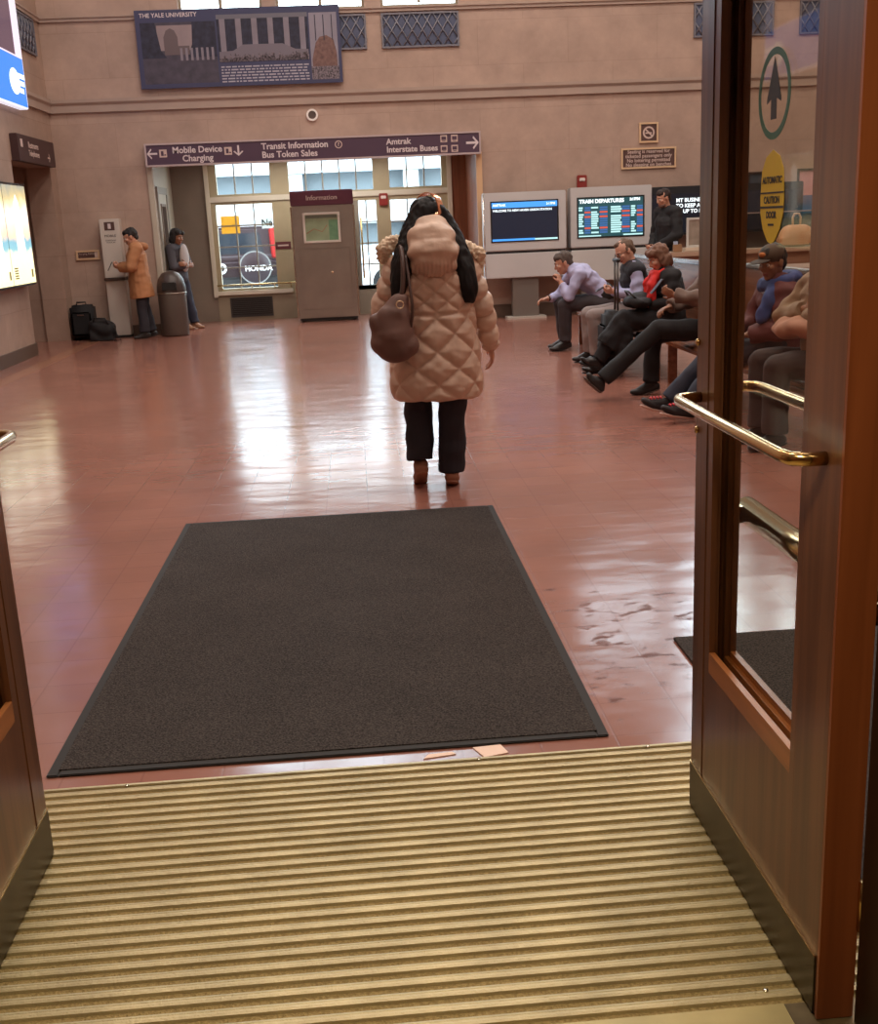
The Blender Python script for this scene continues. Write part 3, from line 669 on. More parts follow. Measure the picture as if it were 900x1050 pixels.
# ----------------------------------------------------------------- metal information kiosk
t = thing('information_kiosk', 'tall brushed metal information kiosk with a maroon header and small map', 'kiosk', (-.447, 18.5, 0))
W = .99
MB().box(-W/2, W/2, 0, .5, .06, 1.83).build('cabinet', M_steel, t, bevel=.012)
MB().box(-W/2-.005, W/2+.005, -.012, .5, 1.83, 2.06).build('header', mat('header_maroon', (92, 46, 62), .4), t, bevel=.01)
text('Information', .105, (0, -.014, 1.945), '-y', M_let2, t, bold=.001)
b = MB(); frame_rect(b, -.32, .27, 1.25, 1.72, .035, -.03, .0); b.build('map_frame', mat('frame_white', (220, 216, 208), .4), t, bevel=.004)
MB().box(-.29, .24, -.012, 0, 1.28, 1.69).build('route_map', mat('map_green', (148, 166, 134), .5, var=(6, .12)), t)
b = MB(); b.box(.09, .235, -.0135, -.012, 1.29, 1.6).build('map_inset', mat('map_inset', (108, 152, 118), .5, var=(12, .15)), t)
b = MB(); b.tube([(-.27, -.0135, 1.4), (-.15, -.0135, 1.47), (-.02, -.0135, 1.42), (.06, -.0135, 1.52)], .004, 6); b.build('map_route', mat('route_red', (176, 92, 70), .5), t)
flat(rect(.5, .045), '-y', (-.025, -.0125, 1.655), mat('map_title', (112, 124, 110), .5), t, 'map_title')
MB().box(-.4, .4, -.008, 0, .2, 1.16).build('access_panel', M_steel, t, bevel=.004)
MB().lathe([(0, 0), (.02, 0), (.018, .012), (0, .012)], (0, 0, 0), 16).build('lock', M_gold, t).matrix_local = Matrix.Translation((.1, -.008, .78)) @ Matrix.Rotation(R(90), 4, 'X')
for xx in (-.42, .42):
    for yy in (.07, .43): MB().lathe([(0, 0), (.03, 0), (.03, .06), (0, .06)], (xx, yy, 0), 14).build('foot', M_black, t)
MB().box(-.47, .47, .03, .48, .02, .065).build('plinth', M_black, t)
for s in (-1, 1): MB().box(s*W/2-.012, s*W/2+.012, -.02, .0, .08, 1.82).build('corner_strip', mat('strip_steel', (176, 164, 150), .25, .95), t, bevel=.004)

# ----------------------------------------------------------------- white charging pillar
t = thing('charging_pillar', 'slim white charging pillar with a narrow shelf beside the person in orange', 'kiosk', (-3.58, 17.4, 0))
M_wp = mat('pillar_white', (206, 198, 190), .45)
MB().box(-.145, .145, 0, .2, .03, .85).build('lower_cabinet', M_wp, t, bevel=.008); MB().box(-.145, .145, 0, .2, .89, 1.745).build('upper_cabinet', M_wp, t, bevel=.008)
MB().box(-.155, .155, -.05, .2, .85, .89).build('shelf', mat('shelf_brown', (70, 52, 46), .5), t, bevel=.006); MB().box(-.15, .15, -.01, .2, 0, .03).build('plinth', M_black, t)
MB().box(-.075, .075, -.004, 0, 1.58, 1.7).build('icon_panel', M_signb, t, bevel=.002); flat(rect(.045, .075), '-y', (0, -.004, 1.64), M_let, t, 'pictogram')
text('MOBILE', .05, (0, -.001, 1.5), '-y', M_dk, t); text('CHARGING\nSTATION', .03, (0, -.001, 1.42), '-y', M_dk, t)

# ----------------------------------------------------------------- dome-top bin
t = thing('litter_bin', 'dark grey dome-topped litter bin standing by the alcove corner', 'bin', (-2.74, 17.25, 0))
M_bin = mat('bin_brown', (84, 72, 66), .45, var=(5, .08))
MB().lathe([(0, .01), (.2, .01), (.205, .03), (.21, .62), (.205, .64), (0, .64)], n=40).build('barrel', M_bin, t)
MB().lathe([(.214, .635), (.216, .665), (.21, .74), (.185, .84), (.13, .92), (.06, .955), (.005, .965)], n=40).build('dome_lid', mat('bin_lid', (66, 57, 54), .35), t)
b = MB(); b.prism([(-.11, .68), (.11, .68), (.1, .8), (-.1, .8)], -.222, -.16, 'y'); b.build('flap', M_black, t, bevel=.008)
ring(.2, .185, '-y', (0, -.0, 0), M_steel, t, 'lid_hoop', .02).matrix_local = Matrix.Translation((.0, .0, .70)) @ Matrix.Scale(1.2, 4, (0, 0, 1)) @ Matrix.Rotation(R(62), 4, 'Z') if 0 else Matrix.Translation((.212, .0, .66)) @ Matrix.Rotation(R(90), 4, 'Z') @ Matrix.Scale(.05, 4)
MB().lathe([(.212, .626), (.219, .63), (.219, .644), (.212, .648)], n=40).build('rim', M_steel, t)

# ----------------------------------------------------------------- luggage against the wall
M_bag = mat('black_nylon', (25, 23, 26), .8, var=(8, .2))
t = thing('suitcase', 'upright black suitcase standing against the back wall beside the charging pillar', 'suitcase', (-4.09, 17.3, 0))
MB().box(-.17, .17, -.13, .13, .04, .52).build('shell', M_bag, t, bevel=.035, smooth=True, seg=3)
MB().box(-.14, .14, -.165, -.125, .08, .42).build('front_pocket', M_bag, t, bevel=.02)
MB().tube([(-.07, -.05, .515), (-.065, -.05, .56), (.065, -.05, .56), (.07, -.05, .515)], .011, 8).build('carry_handle', M_black, t)
MB().box(-.05, .05, -.17, -.163, .37, .385).build('zip_pull', mat('chrome', (220, 220, 222), .15, 1), t)
for s in (-1, 1): MB().lathe([(0, -.015), (.035, -.015), (.035, .015), (0, .015)], n=16).build('wheel', M_black, t).matrix_local = Matrix.Translation((s*.13, .08, .035)) @ Matrix.Rotation(R(90), 4, 'Y')
t = thing('duffel_bag', 'low black duffel bag lying between the suitcase and the charging pillar', 'bag', (-3.77, 17.02, 0))
b = MB(); b.cap((-.06, 0, .18), (.07, -.02, .16), .15, .14); b.box(-.17, .17, -.13, .11, .0, .16); b.remesh('bag_body', M_bag, t, .012, 6, wrinkle(.02, 9, 9, 9))
b = MB(); b.tube([(-.1, -.1, .25), (-.08, -.12, .34), (.08, -.12, .33), (.12, -.12, .24)], .012, 8); b.build('carry_handle', M_black, t)
MB().tube([(.2, -.1, .2), (.24, -.2, .1), (.3, -.22, .012), (.2, -.2, .012)], .01, 8).build('shoulder_strap', M_black, t)

# ----------------------------------------------------------------- information screens
M_scr = mat('screen_body', (206, 208, 210), .42, .15, var=(2, .04)); M_scrd = mat('screen_gap', (38, 36, 38), .5)
def em(name, rgb, s): return mat(name, (10, 10, 12), .2, emit=(rgb, s))
E_blk = em('led_black', (30, 34, 48), .8); E_blue = em('led_blue', (66, 140, 220), 1.2); E_white = em('led_white', (236, 246, 250), 1.3); E_cyan = em('led_cyan', (172, 214, 214), 1.1)
E_red = em('led_red', (204, 84, 72), 1.); E_teal = em('led_teal', (38, 72, 76), 1.); E_dblue = em('led_dark_blue', (58, 96, 148), 1.)
def stand(name, label, x0, x1, ztop, zmid, zlow, mb, ped):
    cx = (x0+x1)/2; W = x1-x0
    t = thing(name, label, 'information screen', (cx, 17.15, 0)); T = .26
    MB().box(-W/2, W/2, 0, T, zmid+.02, ztop).build('screen_housing', M_scr, t, bevel=.012)
    MB().box(-W/2, W/2, 0, T, zlow, zmid-.015).build('lower_panel', mat('panel_pale', (212, 214, 214), .4, .2, var=(1.5, .05)) if ped is None else M_scr, t, bevel=.01)
    MB().box(-W/2+.02, W/2-.02, .02, T-.02, zmid-.02, zmid+.025).build('joint', M_scrd, t)
    if ped:
        MB().box(ped[0]-cx, ped[1]-cx, .05, .22, .03, zlow).build('pedestal', mat('pedestal_grey', (112, 104, 98), .5), t)
        MB().box(ped[0]-cx-.1, ped[1]-cx+.1, -.04, .26, 0, .035).build('foot_plate', mat('foot_pale', (190, 184, 176), .4), t)
    else:
        for s in (-.4, .4): MB().box(s-.05, s+.05, .05, .22, 0, zlow).build('leg', mat('pedestal_grey', (112, 104, 98), .5), t)
    return t, cx
t, cx = stand('message_screen', 'standing screen showing a blue bar and welcome message on a grey pedestal', 1.985, 3.23, 1.875, 1.0, .62, 0, (2.40, 2.80))
def rel(x): return x-cx
MB().box(rel(2.1), rel(3.1), -.006, .004, 1.165, 1.735).build('display', E_blk, t); b = MB(); frame_rect(b, rel(2.085), rel(3.115), 1.15, 1.75, .02, -.008, .004); b.build('bezel', M_black, t)
MB().box(rel(2.105), rel(3.095), -.0072, -.006, 1.65, 1.73).build('header_bar', E_blue, t); MB().box(rel(2.105), rel(2.75), -.0072, -.006, 1.168, 1.2).build('footer_bar', E_blue, t); MB().box(rel(2.75), rel(3.095), -.0072, -.006, 1.17, 1.195).build('footer_bar', E_cyan, t)
text('WELCOME TO NEW HAVEN UNION STATION', .043, (rel(2.12), -.0075, 1.61), '-y', E_white, t, align='LEFT', bold=.0012, extr=.0003); text('AMTRAK', .05, (rel(2.12), -.0085, 1.69), '-y', E_white, t, align='LEFT', bold=.001, extr=.0003); text('3:17PM', .045, (rel(2.93), -.0085, 1.69), '-y', E_white, t, align='LEFT', bold=.001, extr=.0003)
MB().tube([(rel(1.982), -.012, .66), (rel(1.982), -.012, 1.86)], .008, 8).build('edge_glint', mat('edge_strip', (236, 226, 216), .15, .9), t)  # pale rod stands in for the bright reflection along the housing edge
t, cx = stand('departure_board', 'standing screen listing train departures in a pale housing', 3.3, 4.54, 1.9, 1.0, .52, 0, None)
MB().box(rel(3.41), rel(4.41), -.006, .004, 1.17, 1.74).build('display', E_teal, t); b = MB(); frame_rect(b, rel(3.395), rel(4.425), 1.155, 1.755, .02, -.008, .004); b.build('bezel', M_black, t)
text('TRAIN DEPARTURES', .075, (rel(3.43), -.0085, 1.69), '-y', E_white, t, align='LEFT', bold=.003, extr=.0003); text('3:17PM', .052, (rel(4.2), -.0085, 1.7), '-y', E_white, t, align='LEFT', bold=.003, extr=.0003)
rn = random.Random(11)
cols = ((3.42, 3.5, 'c'), (3.51, 3.6, 'b'), (3.61, 3.73, 'c'), (3.74, 3.86, 'b'), (3.91, 4.08, 'c'), (4.08, 4.2, 'b'), (4.22, 4.3, 'c'), (4.31, 4.4, 'b'))
M_rows = [E_cyan, E_dblue, E_red]
for r_ in range(12):
    rw = MB(); z = 1.60-r_*.033; red = r_ in (2, 4, 9)
    for x0, x1, k in cols:
        kk = 'r' if red and k == 'b' else k
        if k == 'c' and rn.random() < .12: continue
        x1e = x1 - rn.random()*.03 if k == 'c' else x1
        rw.box(rel(x0), rel(x1e), -.0075, -.006, z-.012, z+.012, 'cbr'.index(kk))
    rw.build('listing_text', M_rows, t)
MB().box(rel(3.42), rel(3.76), -.0075, -.006, 1.178, 1.195).build('footer_bar', E_cyan, t); MB().box(rel(4.1), rel(4.4), -.0075, -.006, 1.18, 1.2).build('footer_bar', E_cyan, t)
# dark wall screen behind the counter
t = thing('wall_screen', 'dark wall screen with three lines of white text behind the standing man', 'screen', (5.75, 17.32, 1.5))
MB().box(-1.2, 1.2, 0, .12, -.36, .36).build('screen_housing', mat('screen_dark', (40, 44, 50), .3), t, bevel=.01); MB().box(-1.16, 1.16, -.004, 0, -.32, .25).build('display', em('led_night', (26, 28, 36), .6), t)
text('MT BUSINESS IS\nTO KEEP AMERICA\n     UP TO DATE', .078, (-.79, -.006, .07), '-y', E_white, t, align='LEFT', line=1.05, bold=.002, extr=.0004)
# pictures on the back wall seen through the door
for x, z, w, h, c, lab in ((6.33, 1.72, .34, .62, (66, 74, 84), 'dark framed picture on the back wall, left of the yellow sticker through the glass'), (7.12, 1.7, .34, .7, (206, 150, 150), 'framed pink and blue poster on the back wall behind the ticket counter')):
    t = thing('framed_picture', lab, 'picture', (x, B, z)); b = MB(); frame_rect(b, -w/2, w/2, -h/2, h/2, .03, -.03, 0); b.build('picture_frame', mat('frame_dark', (60, 44, 40), .5), t)
    MB().box(-w/2+.03, w/2-.03, -.012, 0, -h/2+.03 if c[0] < 100 else -.05, h/2-.03).build('print', mat('print_%d' % c[0], c, .5, var=(5, .2)), t)
    if c[0] > 100: MB().box(-w/2+.03, w/2-.03, -.012, 0, -h/2+.03, -.05).build('print_lower', mat('print_blue', (86, 108, 150), .5), t)
struct(MB().box(7.32, 7.5, B-.1, B, 0, 2.55).build('trim_10', M_cream, bevel=.01))

# ----------------------------------------------------------------- ticket counter
t = thing('ticket_counter', 'long pale ticket counter with a wooden band and glass screen along the back', 'counter', (4.2, 15.0, 0))
M_ct = mat('counter_top', (176, 152, 132), .3, var=(3, .06)); M_cf = mat('counter_front', (160, 128, 106), .4); M_cp = mat('counter_panel', (206, 202, 196), .35)
L = 4.36
MB().box(0, L, 0, .6, .90, .96).build('counter_top', M_ct, t, bevel=.008); MB().box(.02, L, .05, .55, .74, .90).build('fascia', wood_mat('counter_wood', (126, 92, 72), (150, 114, 92), .35, 0), t)
MB().box(.02, L, .04, .08, .68, .74).build('light_band', mat('band_pale', (226, 224, 220), .25), t); MB().box(.03, L, .07, .5, .0, .68).build('base', M_cp, t)
for k in range(4): MB().box(.05+k*1.09, .06+k*1.09, .055, .07, 0, .68).build('panel_seam', M_scrd, t)
MB().box(1.0, L, .5, .512, .96, 1.42).build('glass_screen', glass_mat('screen_glass', (206, 216, 218)), t); MB().box(1.0, L, .494, .518, 1.42, 1.435).build('glass_screen_cap', mat('chrome', (220, 220, 222), .15, 1), t)
tt = thing('acrylic_stand', 'clear-framed notice holder standing on the ticket counter beside the man', 'notice holder', (4.52, 15.2, .9625))
b = MB(); frame_rect(b, -.02, .3, .05, .44, .03, -.012, .012); b.build('holder_frame', mat('acrylic_edge', (206, 208, 204), .2), tt, bevel=.004); MB().box(0, .28, .002, .006, .07, .42).build('insert', mat('insert_print', (150, 140, 128), .5, var=(9, .2)), tt); MB().box(-.05, .34, -.06, .08, 0, .05).build('foot', mat('acrylic_foot', (212, 198, 180), .3), tt, bevel=.006)
tt = thing('leaflet_box', 'small open box of blue and white leaflets on the ticket counter', 'box', (4.36, 15.14, .9625))
MB().box(-.055, .055, -.03, .03, 0, .1).build('carton', mat('carton', (150, 116, 86), .7), tt); MB().box(-.05, .0, -.026, .02, .0, .14).build('leaflets', mat('leaflet', (176, 190, 214), .6), tt); MB().box(-.051, .001, -.027, .02, .04, .07).build('leaflet_band', mat('leaflet_blue', (74, 92, 140), .6), tt)
tt = thing('tan_handbag', 'tan dome-shaped bag with a loop handle standing on the ticket counter', 'bag', (6.02, 15.2, .985))
b = MB(); b.cap((-.15, 0, .1), (.15, 0, .1), .1, .1); b.cap((-.09, 0, .12), (.09, 0, .12), .15, .15, .7, V((0, 1, 0))); b.box(-.25, .25, -.09, .09, .0, .1); b.remesh('bag_body', mat('tan_leather', (176, 124, 84), .5, var=(6, .1)), tt, .014, 6)
MB().tube([(-.05, 0, .25), (-.055, 0, .36), (-.03, 0, .41), (.03, 0, .41), (.055, 0, .36), (.05, 0, .25)], .014, 10).build('handle', mat('pale_handle', (196, 164, 128), .5), tt)

# ----------------------------------------------------------------- wooden benches for the seated passengers
def bench(label, y0, y1, bx=2.62):
    t = thing('wooden_bench', label, 'bench', (bx, (y0+y1)/2, 0)); L = (y1-y0)/2
    M_b = wood_mat('bench_wood', (112, 66, 44), (140, 86, 58), .25, 1)
    MB().prism([(0, .35), (0, .385), (.04, .40), (.3, .395), (.5, .385), (.5, .34)], -L, L, 'y').build('seat', M_b, t, bevel=.004)
    MB().prism([(.5, .36), (.62, 1.0), (.65, 1.0), (.55, .34)], -L, L, 'y').build('backrest', M_b, t, bevel=.004)
    MB().box(.605, .685, -L, L, 1.0, 1.035).build('top_rail', mat('rail_steel', (196, 196, 196), .25, .8), t, bevel=.008)
    for s in (-1, 1):
        MB().prism([(.02, 0), (.1, 0), (.1, .36), (.02, .36)], s*L-.03*(s > 0)-.0, s*L+.03*(s < 0), 'y').build('leg', M_b, t, bevel=.004)
        MB().prism([(.5, 0), (.6, 0), (.56, .36), (.5, .36)], s*L-.03*(s > 0), s*L+.03*(s < 0), 'y').build('leg', M_b, t, bevel=.004)
    return t
bench('polished wooden bench holding the man in the vest and the woman in the red scarf', 9.95, 13.3)
bench('polished wooden bench behind the open door where the person in the cap sits', 6.3, 9.85, 2.74)
# black rolling case with raised handle in front of the seated couple
t = thing('rolling_case', 'black rolling case with raised pull handle standing before the seated couple', 'suitcase', (2.50, 10.95, 0))
MB().box(-.08, .08, -.17, .17, .05, .58).build('shell', M_bag, t, bevel=.04, smooth=True, seg=3)
MB().box(-.11, -.075, -.14, .14, .09, .45).build('front_pocket', M_bag, t, bevel=.018)
b = MB(); b.tube([(.05, -.06, .58), (.05, -.06, 1.05)], .011, 8); b.tube([(.05, .06, .58), (.05, .06, 1.05)], .011, 8); b.build('handle_rods', mat('rod_grey', (96, 92, 90), .4, .6), t)
MB().cap((.05, -.08, 1.06), (.05, .08, 1.06), .022, .022).build('handle_grip', M_black, t)
for s in (-1, 1): MB().lathe([(0, -.015), (.04, -.015), (.04, .015), (0, .015)], n=16).build('wheel', M_black, t).matrix_local = Matrix.Translation((.04, s*.14, .04)) @ Matrix.Rotation(R(90), 4, 'X')

# ----------------------------------------------------------------- lit displays and sign on the left
t = thing('advertising_screen', 'tall bright screen with a blue foot high on the side wall', 'screen', (LX, 15.0, 3.17))
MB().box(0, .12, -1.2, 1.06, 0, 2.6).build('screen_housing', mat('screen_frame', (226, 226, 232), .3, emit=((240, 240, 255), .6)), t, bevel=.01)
MB().box(.12, .124, -1.16, 1.02, .02, .62).build('blue_panel', em('ad_blue', (40, 104, 196), 1.6), t); MB().box(.12, .124, -1.16, 1.02, .62, 2.55).build('picture_panel', em('ad_pale', (206, 188, 206), 1.3), t)
MB().box(.124, .127, -1.16, .72, .64, 2.5).build('dark_photo', em('ad_dark', (92, 70, 84), .9), t)
flat(circ(.16, 24, .22), '+x', (.125, .55, .3), E_white, t, 'white_emblem'); b = MB()
for k, w in enumerate((.3, .26, .2)): b.box(.125, .127, .72, .72+w, .36-k*.09, .42-k*.09)
b.build('white_print', E_white, t)
t = thing('lit_poster_case', 'wall case with glowing yellow-white posters low on the side wall', 'display case', (LX+.006, 14.6, .93))
MB().box(0, .14, -2.0, .66, 0, 1.26).build('case', mat('case_dark', (48, 38, 34), .5), t, bevel=.01)
def ad(y0, y1, seed):
    m = bpy.data.materials.new('backlit_poster'); m.use_nodes = True; nt = m.node_tree; bs = nt.nodes['Principled BSDF']; bs.inputs['Base Color'].default_value = (.05, .05, .05, 1); bs.inputs['Roughness'].default_value = .2
    tc = nt.nodes.new('ShaderNodeTexCoord'); sp = nt.nodes.new('ShaderNodeSeparateXYZ'); nt.links.new(tc.outputs['Object'], sp.inputs[0])
    r = nt.nodes.new('ShaderNodeValToRGB'); e = r.color_ramp.elements; e[0].position = .0; e[0].color = (*lin((250, 240, 180)), 1); e[1].position = 1; e[1].color = (*lin((120, 124, 120)), 1)
    for p, c in ((.30, (250, 240, 190)), (.36, (120, 168, 178)), (.43, (110, 160, 176)), (.48, (232, 190, 160)), (.7, (240, 226, 206)), (.85, (190, 170, 120))): q = e.new(p); q.color = (*lin(c), 1)
    n = nt.nodes.new('ShaderNodeTexNoise'); n.inputs['Scale'].default_value = 5; nt.links.new(tc.outputs['Object'], n.inputs['Vector'])
    ma = nt.nodes.new('ShaderNodeMath'); ma.operation = 'MULTIPLY_ADD'; ma.inputs[1].default_value = .16; nt.links.new(n.outputs['Fac'], ma.inputs[0])
    mb = nt.nodes.new('ShaderNodeMath'); mb.operation = 'MULTIPLY_ADD'; mb.inputs[1].default_value = 1/1.24; mb.inputs[2].default_value = -.1; nt.links.new(sp.outputs['Z'], mb.inputs[0]); nt.links.new(mb.outputs[0], ma.inputs[2])
    nt.links.new(ma.outputs[0], r.inputs['Fac']); nt.links.new(r.outputs['Color'], bs.inputs['Emission Color']); bs.inputs['Emission Strength'].default_value = 1.35
    MB().box(.14, .144, y0, y1, .03, 1.23).build('backlit_poster', m, t)
    # model in a white gown, as a flat print
    c = (y0+y1)/2; w = (y1-y0)
    b = MB(); b.prism([(c-.16*w, .42), (c+.2*w, .42), (c+.16*w, .8), (c+.12*w, 1.02), (c+.02*w, 1.12), (c-.1*w, 1.0), (c-.12*w, .75)], .144, .1455, 'x'); b.build('white_figure_print', em('print_white', (255, 250, 236), 1.5), t)
    b = MB()
    for k in range(5): b.box(.144, .1455, y0+.08*w, y0+.24*w, .1+k*.03, .118+k*.03)
    b.box(.144, .1455, y1-.16*w, y1-.08*w, .1, .2); b.build('small_print', em('print_brown', (120, 104, 50), 1.), t)
for y0, y1 in ((-1.97, -1.2), (-1.16, -.36), (-.33, .63)): ad(y0, y1, 0)
t = thing('passage_sign', 'dim brown hanging sign over the dark passage in the side wall', 'sign', (LX, 16.32, 2.66)); MB().box(.0, .1, -.92, .9, -.17, .17).build('sign_panel', mat('sign_dim', (64, 40, 40), .5), t, bevel=.006)
text('Restrooms\nTelephones', .11, (.102, -.2, .0), '+x', M_let2, t, bold=.001, line=.95); flat(arrow_pts(.13, .12, 'right'), '+x', (.1005, .55, -.06), M_let2, t, 'arrow'); flat(rect(.1, .1), '+x', (.1005, -.75, .06), M_let2, t, 'pictogram')
# ================================================================= PEOPLE
M_skin = mat('skin_light', (196, 146, 122), .5); M_skin2 = mat('skin_brown', (150, 104, 78), .5); M_skin3 = mat('skin_fair', (206, 156, 134), .5)
M_lip = mat('lip', (150, 84, 76), .45); M_eye = mat('eye_white', (222, 216, 208), .2); M_iris = mat('iris', (44, 30, 22), .15)
def hand(b, wr, d, pn, curl, ls, k=1.):
    """palm, four unequal bent fingers and a thumb.  d: along the hand, pn: palm normal, ls: +1 if the thumb sits on the +lat side"""
    d = V(d).normalized(); pn = V(pn); pn = (pn - d*pn.dot(d)).normalized(); lat = d.cross(pn)*ls; wr = V(wr)
    rot = Matrix((d, lat*ls, pn)).transposed()
    b.cap(wr-d*.01, wr+d*.03*k, .027*k, .027*k, .7, pn); b.ell(wr+d*.05*k, (.048*k, .040*k, .016*k), rot)
    for i, (off, L) in enumerate(((.030, .066), (.0105, .076), (-.0095, .071), (-.029, .056))):
        p = wr + d*(.086 - .004*abs(i-1))*k + lat*off*k; a = 0; fd = d
        sp = lat*(.11*(1.2-i)*.8)
        for sgm, r0, r1 in ((.42, .0092, .0086), (.33, .0086, .008), (.25, .008, .0068)):
            a += curl*(1 if sgm > .4 else 1.15)
            fd = ((d+sp*.5).normalized()*math.cos(a) + pn*math.sin(a)); q = p + fd*L*sgm*k; b.cap(p, q, r0*k, r1*k, n=10); p = q
    p = wr + d*.022*k + lat*.03*k; q = p + (d*.55+lat*.75+pn*.25).normalized()*.04*k; b.cap(p, q, .013*k, .0105*k, n=10)
    q2 = q + (d*.9+lat*.25+pn*.3).normalized()*.03*k; b.cap(q, q2, .0105*k, .0085*k, n=10)

class Fig:
    """one figure: forward +x, left +y.  J holds joint positions in that frame"""
    def __init__(s, name, label, loc, rz, J, skin=None, f=(1, 0, 0), up=(0, 0, 1), hs=1., curl=(.5, .5), pn=None, build_hands=True):
        s.t = thing(name, label, 'person', loc, rz); s.J = J = {k: V(v) for k, v in J.items()}; s.skin = skin or M_skin
        s.lat = (J['shL']-J['shR']).normalized(); s.f = V(f).normalized(); u = V(up); s.u = (u - s.f*u.dot(s.f)).normalized(); s.l = s.u.cross(s.f); s.c = J['head']; s.k = hs
        b = MB(); s.torso(b, -.012); s.legs(b, -.012); s.arms(b, 0)
        s.headmesh(b)
        pn = pn or {}
        for sd, ls in (('L', -1), ('R', 1)):
            d = J['hd'+sd] if 'hd'+sd in J else (J['wr'+sd]-J['el'+sd]); n = V(pn.get(sd, (0, 0, -1)))
            hand(b, J['wr'+sd], d, n, curl[0 if sd == 'L' else 1], -ls if sd == 'L' else -ls) if 0 else hand(b, J['wr'+sd], d, n, curl[0 if sd == 'L' else 1], 1 if V(J.get('th'+sd, (1, 0, .3))).dot(V(d).normalized().cross((n - V(d).normalized()*n.dot(V(d).normalized())).normalized())) > 0 else -1)
        for sd in 'LR': b.cap(J['an'+sd], J['an'+sd].lerp(J['to'+sd], .8)-V((0, 0, .012)), .028, .014)
        s.body = b.remesh('body', [s.skin, M_lip], s.t, .0062, 2)
        c = s.c - s.u*.062*hs + s.f*.088*hs
        me = s.body.data
        for p in me.polygons:
            q = V(p.center)-c
            if abs(q.dot(s.u)) < .0075*hs and abs(q.dot(s.l)) < .023*hs and abs(q.dot(s.f)) < .022: p.material_index = 1
        s.eyes()
    def H(s, f, l, u): return s.c + (s.f*f + s.l*l + s.u*u)*s.k
    def headmesh(s, b):
        rot = Matrix((s.f, s.l, s.u)).transposed(); k = s.k; E = lambda c, r: b.ell(s.H(*c), tuple(x*k for x in r), rot)
        E((-.012, 0, .025), (.098, .076, .095)); E((.03, 0, -.035), (.062, .058, .085)); E((.056, 0, -.094), (.03, .032, .023)); E((.074, 0, .024), (.02, .052, .013))
        E((-.01, 0, -.05), (.06, .062, .06))
        b.cap(s.H(.085, 0, .012), s.H(.106, 0, -.026), .009*k, .0135*k); E((.097, .011, -.03), (.01, .009, .008)); E((.097, -.011, -.03), (.01, .009, .008))
        for q in (1, -1):
            E((.062, q*.038, -.022), (.028, .026, .024)); E((-.006, q*.078, -.008), (.02, .009, .033)); E((-.014, q*.083, .006), (.012, .008, .014))
        E((.088, 0, -.056), (.012, .023, .007)); E((.087, 0, -.068), (.012, .02, .008))
        b.cap(s.J['neck'], s.H(-.015, 0, -.06), .056*k, .052*k)
    def eyes(s):
        for q in (1, -1):
            b = MB(); rot = Matrix((s.f, s.l, s.u)).transposed(); b.ell(s.H(.079, q*.031, .001), (.0125*s.k,)*3, rot, 14, 10)
            o = b.build('eye', [M_eye, M_iris], s.t, smooth=True)
            for p in o.data.polygons:
                d = (V(p.center)-s.H(.079, q*.031, .001)).normalized()
                if d.dot(s.f) > .86: p.material_index = 1
            b = MB(); b.cap(s.H(.094, q*.016, .026), s.H(.086, q*.048, .028), .0045*s.k, .0035*s.k, n=8); b.build('eyebrow', s.hairm if hasattr(s, 'hairm') else mat('brow', (58, 42, 34), .8), s.t)
    def torso(s, b, i, low=True):
        J = s.J; w = s.lat; b.cap(J['pel'], J['wai'], .112+i, .104+i, 1.45, w); b.cap(J['wai'], J['che'], .104+i, .118+i, 1.42, w)
        b.cap(J['che'], J['neck']-(J['neck']-J['che'])*.25, .115+i, .07+i, 1.5, w)
        m = (J['shL']+J['shR'])/2; b.cap(J['shL']*.92+m*.08, m, .062+i, .075+i); b.cap(J['shR']*.92+m*.08, m, .062+i, .075+i)
    def arms(s, b, i, sides='LR', cuff=1., last=None):
        for q in sides:
            J = s.J; e = J['el'+q]+(J['wr'+q]-J['el'+q])*cuff
            b.cap(J['sh'+q], J['el'+q], .054+i, .043+i); b.cap(J['el'+q], e, .043+i, (.029+i) if last is None else last, flat=True)
    def legs(s, b, i, sides='LR', hem=None, long=1.):
        for q in sides:
            J = s.J; e = J['kn'+q]+(J['an'+q]-J['kn'+q])*long
            b.cap(J['hi'+q], J['kn'+q], .088+i, .064+i); b.cap(J['kn'+q], e, .062+i, (.043+i) if hem is None else hem, flat=hem is not None)
    def top(s, name, m, i=.014, cuff=.97, last=None, amp=.012, vox=.009, arms=True, extra=None):
        b = MB(); s.torso(b, i)
        if arms: s.arms(b, i, cuff=cuff, last=last)
        if extra: extra(b)
        return b.remesh(name, m, s.t, vox, 3, wrinkle(amp, 11, 11, 14))
    def trousers(s, m, i=.012, hem=.062, amp=.012, long=.95, name='trousers'):
        b = MB(); J = s.J; b.cap(J['pel'], J['pel']+(J['wai']-J['pel'])*.35, .118+i, .112+i, 1.45, s.lat); s.legs(b, i, hem=hem, long=long); return b.remesh(name, m, s.t, .009, 3, wrinkle(amp, 10, 10, 9))
